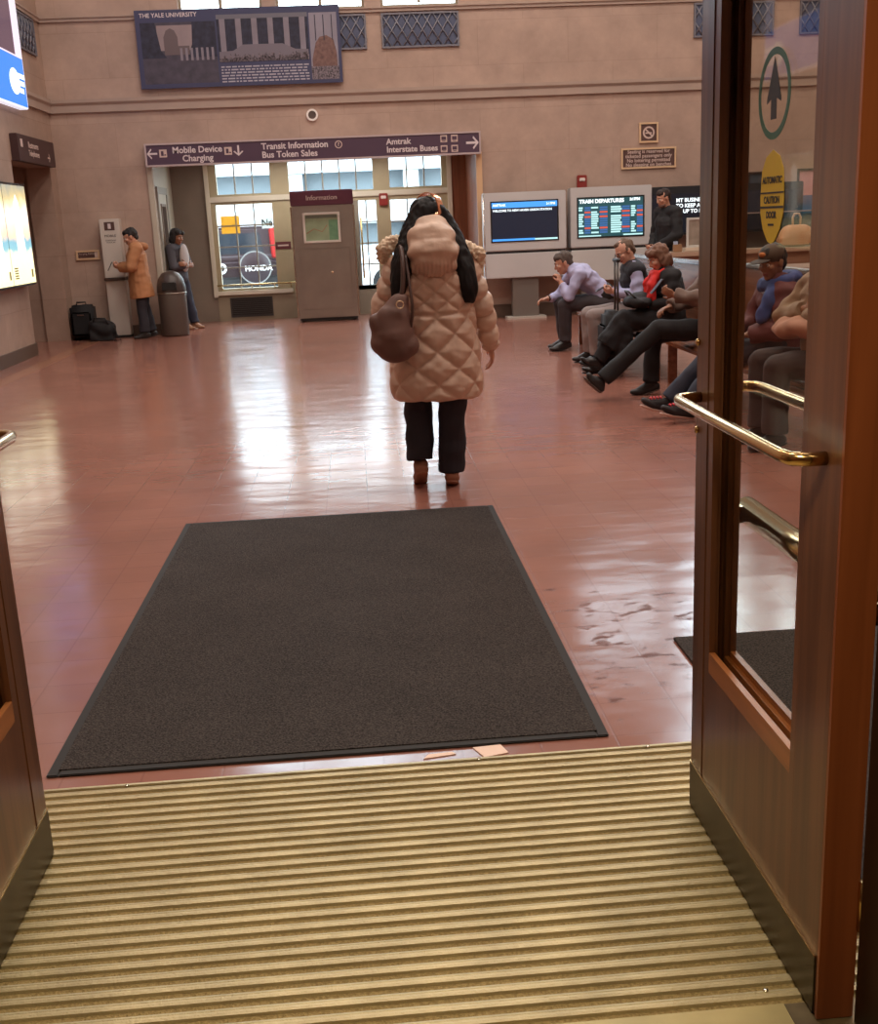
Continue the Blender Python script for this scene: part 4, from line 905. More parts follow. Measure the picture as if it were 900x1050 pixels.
    def shoes(s, m, sole=None, sides='LR', k=1.):
        for q in sides:
            J = s.J; a, t = J['an'+q], J['to'+q]; d = (t-a); h = V((d.x, d.y, 0)).normalized() if abs(d.x)+abs(d.y) > .02 else s.f; dn = d.normalized()
            nrm = V((0, 0, 1)) - dn*dn.z; nrm = nrm.normalized() if nrm.length > .1 else -h
            b = MB(); heel = a - nrm*.035 - dn*.035
            wd = dn.cross(nrm); ball = a + dn*d.length*.62 - nrm*.03
            b.cap(a+nrm*.01, heel, .04*k, .036*k); b.cap(heel, ball, .036*k, .034*k, 1.15, wd); b.cap(ball, t-nrm*.008, .034*k, .022*k, 1.3, wd); b.cap(a+nrm*.0, ball+nrm*.012, .044*k, .034*k)
            sh = b.remesh('shoe', m, s.t, .006, 3)
            if sole:
                b = MB(); lo = -nrm*.034*k
                b.cap(heel+lo*.75, ball+lo*.7, .03*k, .034*k, 1.15, wd); b.cap(ball+lo*.7, t-nrm*.008+lo*.45, .034*k, .024*k, 1.25, wd)
                for v in b.bm.verts:
                    # flatten across the sole plane
                    r = v.co - (heel+lo*.9); v.co -= nrm*(r.dot(nrm)*.62)
                so = b.build('sole', sole, s.t, smooth=True); so.parent = sh
    def hair(s, m, shape='short', post=None, name='hair', extra=None):
        b = MB(); rot = Matrix((s.f, s.l, s.u)).transposed(); k = s.k; E = lambda c, r: b.ell(s.H(*c), tuple(x*k for x in r), rot)
        if shape == 'short': E((-.03, 0, .036), (.094, .083, .093)); E((.02, 0, .075), (.068, .066, .05)); E((-.07, 0, -.02), (.04, .066, .06)); E((-.01, .07, .02), (.03, .014, .03)); E((-.01, -.07, .02), (.03, .014, .03))
        if shape == 'receding': E((-.034, 0, .032), (.088, .083, .091)); E((-.07, 0, -.02), (.04, .066, .06)); E((-.012, .071, .015), (.03, .014, .035)); E((-.012, -.071, .015), (.03, .014, .035)); E((.03, 0, .09), (.04, .04, .03))
        if shape == 'bob': E((-.028, 0, .038), (.1, .092, .096)); E((-.06, 0, -.05), (.06, .088, .09)); E((-.01, .078, -.035), (.05, .024, .08)); E((-.01, -.078, -.035), (.05, .024, .08)); E((.05, .03, .075), (.05, .06, .04)); E((.04, -.04, .08), (.05, .05, .04))
        if extra: extra(b, E)
        return b.remesh(name, m, s.t, .007, 2, wrinkle(.010, 40, 40, 22) if post is None else post)
    def glasses(s, m):
        b = MB(); k = s.k
        for q in (1, -1):
            c = s.H(.098, q*.032, -.002); n = 20
            pts = [c + (s.l*math.cos(2*PI*i/n)*.023 + s.u*math.sin(2*PI*i/n)*.018)*k for i in range(n+1)]; b.tube(pts, .0022, 6)
            b.tube([s.H(.098, q*.055, .004), s.H(.07, q*.075, .006), s.H(0, q*.08, .008)], .0022, 6)
        b.tube([s.H(.098, .010, .0), s.H(.106, 0, .004), s.H(.098, -.010, .0)], .0022, 6)
        return b.build('glasses', m, s.t)

def phone(label, loc, rot, case=(26, 26, 30), lit=None):
    t = thing('smartphone', label, 'phone', loc); t.rotation_euler = rot
    MB().box(-.037, .037, -.075, .075, -.004, .004).build('phone_body', mat('phone_%d' % case[0], case, .3), t, bevel=.003)
    MB().box(-.033, .033, -.068, .068, .004, .0048).build('display', em('phone_screen', (70, 80, 96), .5), t); return t

SE = dict(pel=(0, 0, .545), wai=(.0, 0, .73), che=(.02, 0, .9), neck=(.03, 0, 1.06), head=(.06, 0, 1.19), shL=(.03, .18, 1.0), shR=(.03, -.18, 1.0),
          hiL=(.02, .1, .53), hiR=(.02, -.1, .53), knL=(.44, .13, .53), knR=(.44, -.13, .53), anL=(.44, .12, .085), anR=(.44, -.12, .085), toL=(.60, .14, .035), toR=(.60, -.14, .035),
          elL=(.1, .24, .74), elR=(.1, -.24, .74), wrL=(.3, .12, .72), wrR=(.3, -.12, .72))
def J_(**k): d = dict(SE); d.update(k); return d

# --- man in a lavender shirt, bent forward on the far end of the bench, chin on his hand
J = J_(pel=(.02, 0, .545), wai=(.12, 0, .70), che=(.27, 0, .83), neck=(.40, 0, .915), head=(.49, 0, .985), shL=(.34, .19, .86), shR=(.36, -.19, .86),
       elL=(.47, .2, .62), elR=(.50, -.2, .60), wrL=(.535, .07, .775), wrR=(.66, -.12, .585), knL=(.50, .13, .52), knR=(.50, -.15, .52), anL=(.50, .1, .095), anR=(.47, -.13, .095), toL=(.67, .12, .04), toR=(.64, -.16, .04), hdL=(.3, -.25, .9), hdR=(1, .1, -.15))
F = Fig('person', 'man in a lavender shirt bent forward on the bench with chin on hand', (2.86, 12.8, 0), PI, J, M_skin, f=(.93, .0, -.36), up=(.36, 0, .93), curl=(.75, .5), pn=dict(L=(.55, -.6, -.1), R=(0, .3, -1)))
M_lav = mat('lavender_cloth', (176, 178, 214), .75, var=(6, .05)); M_charc = mat('charcoal_cloth', (56, 50, 54), .8, var=(8, .1)); M_shoe = mat('black_leather', (34, 30, 30), .35)
F.top('shirt', M_lav, .02, .8, amp=.018); F.trousers(M_charc, .016, .07); F.shoes(M_shoe, mat('dark_sole', (24, 22, 22), .7)); F.hair(mat('hair_greybrown', (84, 72, 66), .75), 'short')
b = MB(); n = F.J['neck']; b.cap(n+V((-.03, .05, .0)), n+V((-.03, -.05, 0)), .045, .045); b.remesh('collar', M_lav, F.t, .008, 2)
b = MB(); b.cap(F.J['pel']+V((.0, 0, .05)), F.J['pel']+V((.015, 0, .075)), .139, .137, 1.44, F.lat); b.build('belt', M_black, F.t, smooth=True)
b = MB(); e = F.J['elR']; w = F.J['wrR']; b.tube([e+(w-e)*.86, e+(w-e)*.93], .034, 14); b.build('watch', M_black, F.t)

# --- man with glasses, dark vest, looking at a phone
J = J_(head=(.13, 0, 1.125), neck=(.06, 0, 1.0), che=(.03, 0, .84), shL=(.05, .19, .94), shR=(.05, -.19, .94), elL=(.06, .25, .70), elR=(.08, -.25, .70), wrL=(.25, .06, .735), wrR=(.25, -.05, .735), knL=(.47, .12, .50), knR=(.47, -.16, .5), anL=(.44, .1, .095), anR=(.45, -.2, .095), toL=(.61, .11, .045), toR=(.62, -.23, .045), hdL=(.9, -.35, .1), hdR=(.9, .35, .1))
F = Fig('person', 'grey-haired man with glasses and dark vest reading a phone on the bench', (2.87, 11.4, 0), PI, J, M_skin3, f=(.82, .28, -.5), up=(.5, 0, .85), curl=(.7, .7), pn=dict(L=(0, -.7, .7), R=(0, .7, .7)))
F.top('shirt', M_lav, .018, .85, amp=.016); F.trousers(mat('grey_trousers', (142, 130, 128), .85, var=(8, .08)), .018, .075); F.shoes(M_shoe, MATS['dark_sole']); F.hair(mat('hair_pepper', (104, 84, 70), .75), 'receding'); F.glasses(M_black)
b = MB(); F.torso(b, .03); b.remesh('vest', mat('navy_vest', (38, 38, 46), .8), F.t, .01, 3, wrinkle(.014, 9, 9, 9))
phone('black phone held by the grey-haired man in the vest', (2.87-.36, 11.4+.0, .775), (R(-25), 0, R(90)))

# --- woman with brown bob and red scarf
J = J_(head=(.12, 0, 1.085), neck=(.06, 0, .965), che=(.03, 0, .82), shL=(.04, .18, .91), shR=(.04, -.18, .91), elL=(.05, .25, .68), elR=(.07, -.24, .68), wrL=(.23, .08, .655), wrR=(.25, -.06, .66), knL=(.46, .09, .53), knR=(.44, -.1, .5), anL=(.72, .06, .16), anR=(.66, -.06, .1), toL=(.86, .07, .20), toR=(.82, -.07, .085), hdL=(.95, -.3, .0), hdR=(.95, .3, .0))
F = Fig('person', 'brown-haired woman in a black coat and red scarf bent over her lap', (2.95, 10.45, 0), PI, J, M_skin3, f=(.86, .1, -.5), up=(.5, 0, .86), curl=(.6, .6), pn=dict(L=(0, -.7, .7), R=(0, .7, .7)), hs=.96)
M_blk = mat('black_wool', (28, 26, 29), .9, var=(10, .15)); M_red = mat('red_scarf', (206, 38, 34), .8, var=(12, .12))
F.top('coat', M_blk, .03, .92, amp=.018, extra=lambda b, F=F: (b.cap(F.J['hiL'], F.J['knL'], .11, .1), b.cap(F.J['hiR'], F.J['knR'], .11, .1), b.cap(F.J['knL'], F.J['knL'].lerp(F.J['anL'], .62), .105, .115, flat=True), b.cap(F.J['knR'], F.J['knR'].lerp(F.J['anR'], .68), .105, .115, flat=True), b.cap((.47, 0, .5), (.5, 0, .22), .09, .11), b.cap((.46, .1, .48), (.48, .13, .2), .08, .08))); F.trousers(M_blk, .014, .065); F.shoes(M_shoe, MATS['dark_sole'], k=.92); F.hair(mat('hair_brown', (112, 78, 60), .7), 'bob')
b = MB(); n = F.J['neck']
ringp = [n + V((.03+.075*math.cos(a), .085*math.sin(a), -.01-.02*math.cos(a))) for a in [2*PI*i/14 for i in range(15)]]; b.chain(ringp, [.036]*15); b.chain([n+V((.1, .07, -.03)), n+V((.15, .1, -.12)), n+V((.155, .11, -.24)), n+V((.15, .1, -.31))], [.04, .045, .042, .036], 1.5, V((0, 1, 0))); b.chain([n+V((.1, -.05, -.03)), n+V((.15, -.05, -.12)), n+V((.15, -.05, -.26))], [.038, .042, .036])
b.remesh('scarf', M_red, F.t, .009, 2, wrinkle(.016, 24, 24, 20))
# black shoulder bag heaped on her lap
t = thing('lap_bag', 'slack black bag heaped on the lap of the woman in the red scarf', 'bag', (2.62, 10.4, .705)); b = MB(); b.ell((0, 0, -.01), (.13, .2, .06)); b.ell((.05, .05, .02), (.1, .13, .06)); b.remesh('bag_body', M_bag, t, .012, 4, wrinkle(.02, 12, 12, 12)); MB().tube([(-.05, -.15, .03), (-.1, -.08, .09), (-.1, .06, .09), (-.05, .13, .03)], .01, 8).build('strap', M_black, t)

# --- person in a grey-brown jacket, legs stretched, partly behind the door
J = J_(head=(-.03, -.02, 1.22), neck=(-.06, 0, 1.085), wai=(-.02, 0, .73), che=(-.04, 0, .9), shL=(-.05, .19, 1.0), shR=(-.04, -.19, 1.0), elL=(.12, .24, .79), elR=(.14, -.22, .77), wrL=(.37, .07, .83), wrR=(.36, -.12, .72), knL=(.52, .11, .57), knR=(.5, -.09, .50), anL=(1.0, .1, .15), anR=(.53, -.06, .09), toL=(1.09, .11, .225), toR=(.69, -.06, .035), hdL=(.9, -.2, .45))
F = Fig('person', 'person in a grey-brown jacket and black trousers stretching one leg beside the door', (2.98, 9.2, 0), PI, J, M_skin2, f=(.95, .1, -.3), curl=(.7, .5), pn=dict(L=(-.2, -.8, .5), R=(0, .3, -1)))
F.top('jacket', mat('taupe_jacket', (104, 84, 74), .8, var=(8, .1)), .032, .95, amp=.02); F.trousers(mat('black_trousers', (27, 24, 26), .85), .012, .07); F.shoes(mat('black_suede', (34, 30, 30), .6), mat('worn_sole', (92, 76, 68), .7)); F.hair(mat('hair_black', (26, 22, 22), .6), 'short')
phone('phone in the raised hand of the person in the grey-brown jacket', (2.98-.50, 9.2-.0, .905), (R(-50), 0, R(90)), (62, 44, 40))

# --- person in cap, blue hood and maroon jacket seen through the glass
J = J_(head=(.1, .05, 1.115), neck=(.05, .02, .985), che=(.02, 0, .84), shL=(.05, .2, .90), shR=(.02, -.2, .92), elL=(.1, .27, .66), elR=(.12, -.25, .66), wrL=(.3, .15, .62), wrR=(.3, -.1, .62), knL=(.46, .12, .47), knR=(.47, -.1, .47), anL=(.72, .1, .1), anR=(.80, -.12, .11), toL=(.90, .13, .13), toR=(.98, -.12, .15))
F = Fig('person', 'person in a brown cap and maroon jacket with blue hood behind the door glass', (3.08, 8.0, 0), PI, J, M_skin2, f=(.86, .45, -.22), curl=(.5, .5))
F.top('jacket', mat('maroon_jacket', (92, 38, 40), .75, var=(7, .1)), .04, .95, amp=.02); F.trousers(mat('dark_denim', (40, 42, 56), .85, var=(14, .15)), .016, .08)
F.shoes(mat('black_mesh', (36, 28, 30), .7), mat('pale_sole', (196, 160, 146), .6)); F.hair(MATS['hair_black'], 'short')
for q in 'LR':
    b = MB(); a, tt = F.J['an'+q], F.J['to'+q]; d = (tt-a).normalized(); nn = (V((0, 0, 1))-d*d.z).normalized()
    for k in range(4): p = a + (tt-a)*(.36+.13*k) + nn*(.036-.006*k); b.tube([p+V((0, -.03, -.004)), p+V((0, 0, .006)), p+V((0, .03, -.004))], .006, 6)
    b.build('shoelaces', mat('lace_red', (206, 52, 62), .6), F.t)
b = MB(); n = F.J['neck']; b.chain([n + V((-.02+.095*math.cos(a), .14*math.sin(a), -.01-.03*math.cos(a))) for a in [2*PI*i/14 for i in range(15)]], [.056]*15); b.chain([n+V((.06, .12, -.05)), n+V((.12, .18, -.13)), n+V((.17, .2, -.24))], [.055, .06, .05]); b.remesh('hood', mat('blue_hood', (52, 66, 122), .8, var=(9, .15)), F.t, .01, 3, wrinkle(.014, 16, 16, 16))
b = MB(); b.chain([n + V((-.0+.09*math.cos(a), .135*math.sin(a), -.055-.03*math.cos(a))) for a in [2*PI*i/14 for i in range(-4, 6)]], [.018]*10); b.remesh('pale_collar', mat('grey_collar', (150, 146, 150), .8), F.t, .008, 2)
b = MB(); rot = Matrix((F.f, F.l, F.u)).transposed(); b.ell(F.H(-.008, 0, .055), (.104, .088, .078), rot); cp = b.build('cap', mat('brown_cap', (82, 64, 52), .8, var=(14, .1)), F.t, smooth=True)
b = MB(); b.ell(F.H(.115, 0, .04), (.07, .07, .009), rot); b.build('cap_brim', mat('cap_brim', (62, 48, 42), .8), F.t, smooth=True); b = MB(); b.ell(F.H(.088, 0, .078), (.012, .03, .018), rot); b.build('cap_badge', mat('badge_orange', (196, 116, 60), .7), F.t, smooth=True)

# --- person in tan jacket nearest behind the glass
J = J_(pel=(0, 0, .572), head=(.02, .0, 1.25), neck=(.0, 0, 1.11), che=(.0, 0, .93), shL=(.0, .2, 1.02), shR=(.0, -.2, 1.02), elL=(.14, .27, .80), elR=(.17, -.26, .80), wrL=(.0, .12, .80) if 0 else (.12, .02, .845), wrR=(.14, .02, .87), knL=(.36, .14, .535), knR=(.36, -.14, .535), anL=(.36, .13, .09), anR=(.36, -.13, .09), toL=(.52, .14, .035), toR=(.52, -.14, .035))
J.update(hdL=(.0, -1, .1), hdR=(.0, 1, .1))
F = Fig('person', 'person in a tan jacket with folded arms nearest behind the door glass', (2.95, 6.9, 0), PI, J, M_skin2, f=(1, .1, -.1), curl=(.4, .4), pn=dict(L=(-1, 0, 0), R=(-1, 0, 0)))
F.top('jacket', mat('tan_jacket', (140, 112, 88), .8, var=(8, .1)), .034, .92, amp=.02); F.trousers(mat('dark_brown_trousers', (58, 46, 46), .85), .02, .08); F.shoes(M_shoe, MATS['dark_sole']); F.hair(MATS['hair_black'], 'short')
t = thing('folded_coat', 'pinkish-tan folded coat on the lap of the person in the tan jacket', 'coat', (2.80, 6.9, .74)); b = MB(); b.ell((0, 0, .02), (.14, .3, .07)); b.ell((-.06, .06, .0), (.1, .2, .06)); b.remesh('folded_cloth', mat('rosy_tan', (172, 124, 102), .85, var=(7, .1)), t, .012, 4, wrinkle(.02, 10, 10, 12))

ST = dict(pel=(0, 0, .93), wai=(.0, 0, 1.08), che=(.01, 0, 1.26), neck=(.0, 0, 1.45), head=(.03, 0, 1.60), shL=(0, .19, 1.40), shR=(0, -.19, 1.40), hiL=(0, .1, .90), hiR=(0, -.1, .90), knL=(.02, .11, .49), knR=(.02, -.11, .49),
          anL=(0, .11, .085), anR=(0, -.11, .085), toL=(.16, .13, .035), toR=(.16, -.13, .035), elL=(-.02, .26, 1.12), elR=(-.02, -.26, 1.12), wrL=(.08, .27, .9), wrR=(.08, -.27, .9))
def S_(k=1., **u):
    d = dict(ST); d.update(u); return {a: V(v)*k for a, v in d.items()}

# --- man in black at the counter, head bowed over his hands
J = S_(1.06, head=(.07, 0, 1.585), elL=(.02, .25, 1.12), elR=(.02, -.25, 1.12), wrL=(.22, .07, .955), wrR=(.22, -.05, .95))
J.update(hdL=V((.9, -.4, -.1)), hdR=V((.9, .4, -.1)))
F = Fig('person', 'dark-haired man in a black jacket standing with bowed head by the ticket counter', (4.42, 15.85, 0), R(200), J, M_skin, f=(.93, 0, -.3), up=(.3, 0, .95), curl=(.8, .8), pn=dict(L=(0, -.6, .8), R=(0, .6, .8)))
F.top('jacket', mat('black_jacket', (30, 30, 34), .75, var=(8, .1)), .03, .95, amp=.012); F.trousers(M_blk, .014, .075); F.shoes(M_shoe, MATS['dark_sole']); F.hair(mat('hair_dark', (44, 32, 28), .7), 'short')
b = MB(); rot = Matrix((F.f, F.l, F.u)).transposed(); b.ell(F.H(.045, 0, -.088), (.052, .056, .032), rot); b.remesh('beard', mat('stubble', (112, 86, 74), .8), F.t, .006, 2)

# --- person in the orange coat using a phone at the white pillar
J = S_(.93, head=(.07, 0, 1.585), elL=(.1, .25, 1.13), elR=(.1, -.25, 1.13), wrL=(.27, .06, 1.12), wrR=(.28, -.05, 1.13), knL=(.0, .1, .48), knR=(-.04, -.1, .48), anR=(-.1, -.11, .085), toR=(.06, -.13, .035)); J.update(hdL=V((.9, -.2, .3)), hdR=V((.9, .2, .3)))
F = Fig('person', 'person in an orange-tan coat looking at a phone beside the white charging pillar', (-3.17, 17.12, 0), R(188), J, M_skin, f=(.92, 0, -.38), up=(.38, 0, .92), curl=(.7, .7), pn=dict(L=(0, -.7, .7), R=(0, .7, .7)))
M_or = mat('orange_coat', (172, 120, 82), .75, var=(7, .1))
def skirt(b, F=F):
    J = F.J; b.cap(J['wai'], J['pel'], .15, .165, 1.3, F.lat); b.cap(J['pel'], J['pel']-V((0.02, 0, .27)), .165, .185, 1.25, F.lat, flat=True)
F.top('coat', M_or, .04, .95, amp=.008, extra=skirt); F.trousers(mat('dark_jeans', (44, 42, 50), .85), .014, .08); F.shoes(M_shoe, MATS['dark_sole']); F.hair(MATS['hair_black'], 'short')
b = MB(); n = F.J['neck']; b.chain([n+V((-.07, .07, .0)), n+V((-.12, 0, -.02)), n+V((-.07, -.07, 0))], [.05, .06, .05]); b.remesh('hood', M_or, F.t, .01, 3)
phone('dark phone held up by the person in the orange-tan coat', (-3.56, 17.05, 1.07), (R(-60), R(0), R(95)), (40, 34, 34))

# --- person leaning with crossed arms behind the bin
J = S_(.9, head=(.04, .0, 1.6), pel=(.0, 0, .92), elL=(.06, .26, 1.12), elR=(.08, -.26, 1.10), wrL=(.2, -.06, 1.13), wrR=(.2, .06, 1.10), knL=(.1, .1, .5), anL=(.18, .1, .085), toL=(.34, .11, .035), anR=(.12, -.1, .085), toR=(.28, -.11, .035)); J.update(hdL=V((.1, -1, .1)), hdR=V((.1, 1, .1)))
F = Fig('person', 'person in a pale top and navy jeans leaning with folded arms behind the bin', (-2.78, 18.35, 0), R(-25), J, M_skin2, f=(.95, -.1, -.25), up=(.25, 0, .95), curl=(.4, .4), pn=dict(L=(-1, 0, 0), R=(-1, 0, 0)))
F.top('shirt', mat('pale_top', (176, 168, 166), .8), .012, .9); b = MB(); F.torso(b, .022); F.arms(b, .02, cuff=.7); b.remesh('jacket', mat('slate_jacket', (70, 68, 76), .8), F.t, .01, 3, lambda me: None)
b = MB(); b.ell(F.J['che']+V((.13, 0, -.02)), (.045, .12, .22)); b.remesh('shirt_front', MATS['pale_top'], F.t, .009, 2)
F.trousers(mat('navy_jeans', (42, 44, 60), .85), .012, .075); F.shoes(mat('tan_shoe', (150, 112, 88), .6), mat('white_sole', (206, 196, 186), .6)); F.hair(mat('hair_black_brown', (34, 28, 28), .7), 'bob')

# ================================================================= the woman walking away in the quilted coat
J = dict(pel=(0, 0, .84), wai=(-.01, 0, .98), che=(.0, 0, 1.13), neck=(.01, 0, 1.335), head=(.05, .0, 1.505), shL=(.0, .185, 1.265), shR=(.0, -.185, 1.255), hiL=(.0, .09, .82), hiR=(.0, -.09, .82), knL=(.08, .11, .45), knR=(.0, -.085, .45),
         anL=(-.015, .115, .125), anR=(-.02, -.065, .08), toL=(.14, .12, .03), toR=(.13, -.08, .03), elL=(.04, .29, 1.02), elR=(.02, -.285, 1.0), wrL=(.20, .2, .98), wrR=(.05, -.325, .80), hdR=(.15, -.1, -1), hdL=(.6, -.5, .3))
W0 = (.435, 6.38, 0)
F = Fig('person', 'woman with long black hair walking away in a quilted beige hooded coat', W0, PI/2, J, M_skin, f=(.62, -.78, -.14), up=(.1, 0, 1), curl=(.4, .32), pn=dict(R=(0, 1, 0), L=(0, -.3, -1)))
M_coat = mat('beige_coat', (208, 180, 160), .45, bump=(26, .25), var=(5, .05)); M_coat_lining = M_coat
# coat body with sleeves; the quilting is real relief
b = MB(); n = 40; secs = [(.515, .245, .175), (.53, .258, .19), (.62, .257, .19), (.75, .25, .185), (.9, .236, .172), (1.0, .226, .16), (1.1, .222, .155), (1.2, .215, .145), (1.27, .185, .125), (1.33, .12, .1), (1.37, .08, .075)]
rings = []
for z, w, d in secs: rings.append([(-.005 + d*math.copysign(abs(math.cos(2*PI*i/n))**.85, math.cos(2*PI*i/n)), w*math.copysign(abs(math.sin(2*PI*i/n))**.85, math.sin(2*PI*i/n)), z) for i in range(n)])
b.loft(rings)
def sleeve(b, q, i=.03):
    J = F.J; b.cap(J['sh'+q], J['el'+q], .078, .068); b.cap(J['el'+q], J['wr'+q]+(J['el'+q]-J['wr'+q])*.05, .066, .052)
sleeve(b, 'L'); sleeve(b, 'R')
def quilt(me):
    a, nr = verts_np(me); d = np.zeros(len(a))
    def segd(p0, p1):
        p0 = np.array(p0); p1 = np.array(p1); v = p1-p0; t = np.clip(((a-p0)@v)/(v@v), 0, 1); return np.linalg.norm(a-(p0+t[:, None]*v), axis=1), t
    best = np.full(len(a), 9.); tt = np.zeros(len(a))
    for q in 'LR':
        s0, e0, w0 = F.J['sh'+q], F.J['el'+q], F.J['wr'+q]; L1 = (e0-s0).length; L2 = (w0-e0).length
        d1, t1 = segd(s0, e0); d2, t2 = segd(e0, w0); m = d1 < d2; dd = np.where(m, d1, d2); ss = np.where(m, t1*L1, L1+t2*L2); u = dd < best; best = np.where(u, dd, best); tt = np.where(u, ss, tt)
    ax = np.abs(a[:, 1]); isl = (best < .095) & (ax > .185+.03*(a[:, 2] < 1.2)) & (a[:, 2] > .76)
    th = np.arctan2(a[:, 1]/.24, -a[:, 0]/.17); u = th*.215; z = a[:, 2]
    wob = np.array([noise.noise(V((p[0]*5, p[1]*5, p[2]*5))) for p in a])*.012
    def diamonds(U, Z, cw, ch):
        p = (U+wob)/cw + (Z+wob)/ch; m = (U+wob)/cw - (Z+wob)/ch
        e1 = np.abs((p % 1)-.5)*2; e2 = np.abs((m % 1)-.5)*2       # 1 at a seam
        e = np.maximum(e1, e2); return (1-e**3.0)
    up = diamonds(u, z-1.02, .125, .105); lo = diamonds(u, z-.98, .19, .185)
    h = np.where(z > 1.0, up*.017, lo*.021)
    # waist seam and hem
    h = h*np.clip(np.abs(z-1.0)/.022, 0, 1)**.6; h = np.where(z < .56, h*np.clip((z-.51)/.05, .25, 1), h)
    # sleeves: bulging rings with slanted seams
    rg = np.abs((((tt + .35*a[:, 0] + wob*1.5)/.095) % 1)-.5)*2; hs = (1-rg**2.6)*.017
    h = np.where(isl, hs, h)
    fine = np.array([noise.noise(V((p[0]*22, p[1]*22, p[2]*30))) for p in a])*.0045
    set_np(me, a + nr*(h-.008+fine)[:, None])
coat = b.remesh('quilted_coat', M_coat, F.t, .0065, 4, quilt)
# hood hanging down the back, gathered in folds
b = MB()
b.flow([(-.07, 0, 1.46), (-.11, 0, 1.41), (-.145, 0, 1.34), (-.14, 0, 1.27)], [.075, .09, .095, .07], 1.45, V((0, 1, 0)))
b.chain([(-.05, .07, 1.45), (-.1, .085, 1.36), (-.12, .08, 1.27)], [.05, .062, .055]); b.chain([(-.05, -.07, 1.45), (-.1, -.085, 1.36), (-.12, -.08, 1.27)], [.05, .062, .055]); b.chain([(.0, .11, 1.36), (-.1, .09, 1.3), (-.1, -.09, 1.3), (0, -.11, 1.36)], [.05, .055, .055, .05])
def folds(me):
    a, nr = verts_np(me)
    w = np.array([noise.noise(V((p[0]*4, p[1]*5+3, p[2]*5))) for p in a])
    h = np.sin((a[:, 2]+.25*np.abs(a[:, 1])+w*.045)*2*PI/.085)*.005 + np.array([noise.noise(V((p[0]*14, p[1]*9, p[2]*24))) for p in a])*.012
    gather = np.clip((1.305-a[:, 2])/.05, 0, 1); h = h*(1-gather) + gather*np.sin(a[:, 1]*2*PI/.022)*.004
    set_np(me, a+nr*h[:, None])
b.remesh('hood', M_coat, F.t, .0075, 4, folds)
# fur edging of the open hood showing at both shoulders
M_fur = mat('pale_fur', (232, 212, 186), .95, bump=(120, .5))
for s_, zz in ((1, 1.365), (-1, 1.315)):
    b = MB(); b.chain([(.0, s_*.13, 1.34), (.0, s_*.2, zz+.03), (.0, s_*.262, zz), (.02, s_*.272, zz-.05)], [.04, .045, .042, .03])
    def tuft(me):
        a, nr = verts_np(me); h = np.array([noise.noise(V((p[0]*60, p[1]*60, p[2]*60)))+.6*noise.noise(V((p[0]*120, p[1]*120, p[2]*120))) for p in a])*.014; set_np(me, a+nr*h[:, None])
    b.remesh('fur_trim', M_fur, F.t, .006, 1, tuft)
# hair: crown, and two long falls in front of the hood's sides
M_hb = mat('hair_jet', (16, 13, 15), .55, spec=.3)
def strands(me):
    a, nr = verts_np(me); h = np.array([noise.noise(V((p[0]*60+p[2]*4, p[1]*60-p[2]*9, p[2]*3.5))) for p in a])*.007; set_np(me, a+nr*h[:, None])
b = MB(); rot = Matrix((F.f, F.l, F.u)).transposed(); b.ell(F.H(-.022, 0, .028), (.105, .090, .104), rot); b.ell(F.H(-.05, 0, -.05), (.07, .09, .1), rot)
Yl = V((0, 1, 0))
b.flow([(.0, .03, 1.565), (-.005, .075, 1.49), (-.03, .12, 1.39), (-.075, .165, 1.28), (-.115, .192, 1.17), (-.13, .215, 1.06)], [.05, .052, .05, .046, .036, .012], 1.45, Yl)
b.flow([(-.01, .05, 1.52), (-.055, .10, 1.41), (-.105, .15, 1.29), (-.13, .17, 1.19)], [.05, .05, .045, .03], 1.3, Yl)
b.flow([(.0, -.03, 1.56), (-.01, -.085, 1.48), (-.045, -.135, 1.37), (-.09, -.175, 1.25), (-.12, -.195, 1.15), (-.125, -.195, 1.08)], [.05, .05, .05, .048, .042, .03], 1.3, Yl)
b.remesh('hair', M_hb, F.t, .007, 12, strands)
# headphones over the crown
b = MB(); pts = [F.H(-.012, .112*math.cos(a), .022+.127*math.sin(a)) for a in [PI*i/20 for i in range(21)]]
rgs = []
for i, p in enumerate(pts):
    a = PI*i/20; o = (F.l*math.cos(a)+F.u*math.sin(a)); rgs.append([p+F.f*.02+o*.005, p-F.f*.02+o*.005, p-F.f*.02-o*.004, p+F.f*.02-o*.004])
b.loft(rgs, smooth=False); hp = b.build('headphones', mat('rose_gold', (226, 168, 134), .22, .8), F.t, bevel=.002)
for q in (1, -1):
    b = MB(); b.loft([[F.H(-.015, 0, .0) + F.l*(q*yy) + (F.f*math.cos(2*PI*i/20)*rr + F.u*math.sin(2*PI*i/20)*rr*1.15) for i in range(20)] for yy, rr in ((.076, .03), (.082, .038), (.105, .036), (.114, .02))]); e = b.build('ear_cup', MATS['rose_gold'], F.t); e.parent = hp
F.glasses(M_black)
# trousers, shoes
b = MB(); J = F.J
for q, dx in (('L', 0), ('R', 0)):
    b.cap(J['hi'+q], J['kn'+q], .098, .083); b.cap(J['kn'+q], J['an'+q]+V((-.0, 0, -.0 + .03 if q == 'L' else .0)), .083, .078, flat=True)
b.cap(J['pel'], J['pel']+V((0, 0, .05)), .125, .125, 1.35, F.lat)
b.remesh('trousers', mat('navy_trousers', (34, 32, 42), .8, var=(12, .12)), F.t, .008, 3, wrinkle(.016, 7, 9, 11))
M_bshoe = mat('brown_shoe', (150, 104, 80), .6); F.shoes(M_bshoe, mat('gum_sole', (150, 104, 78), .6), k=1.05)

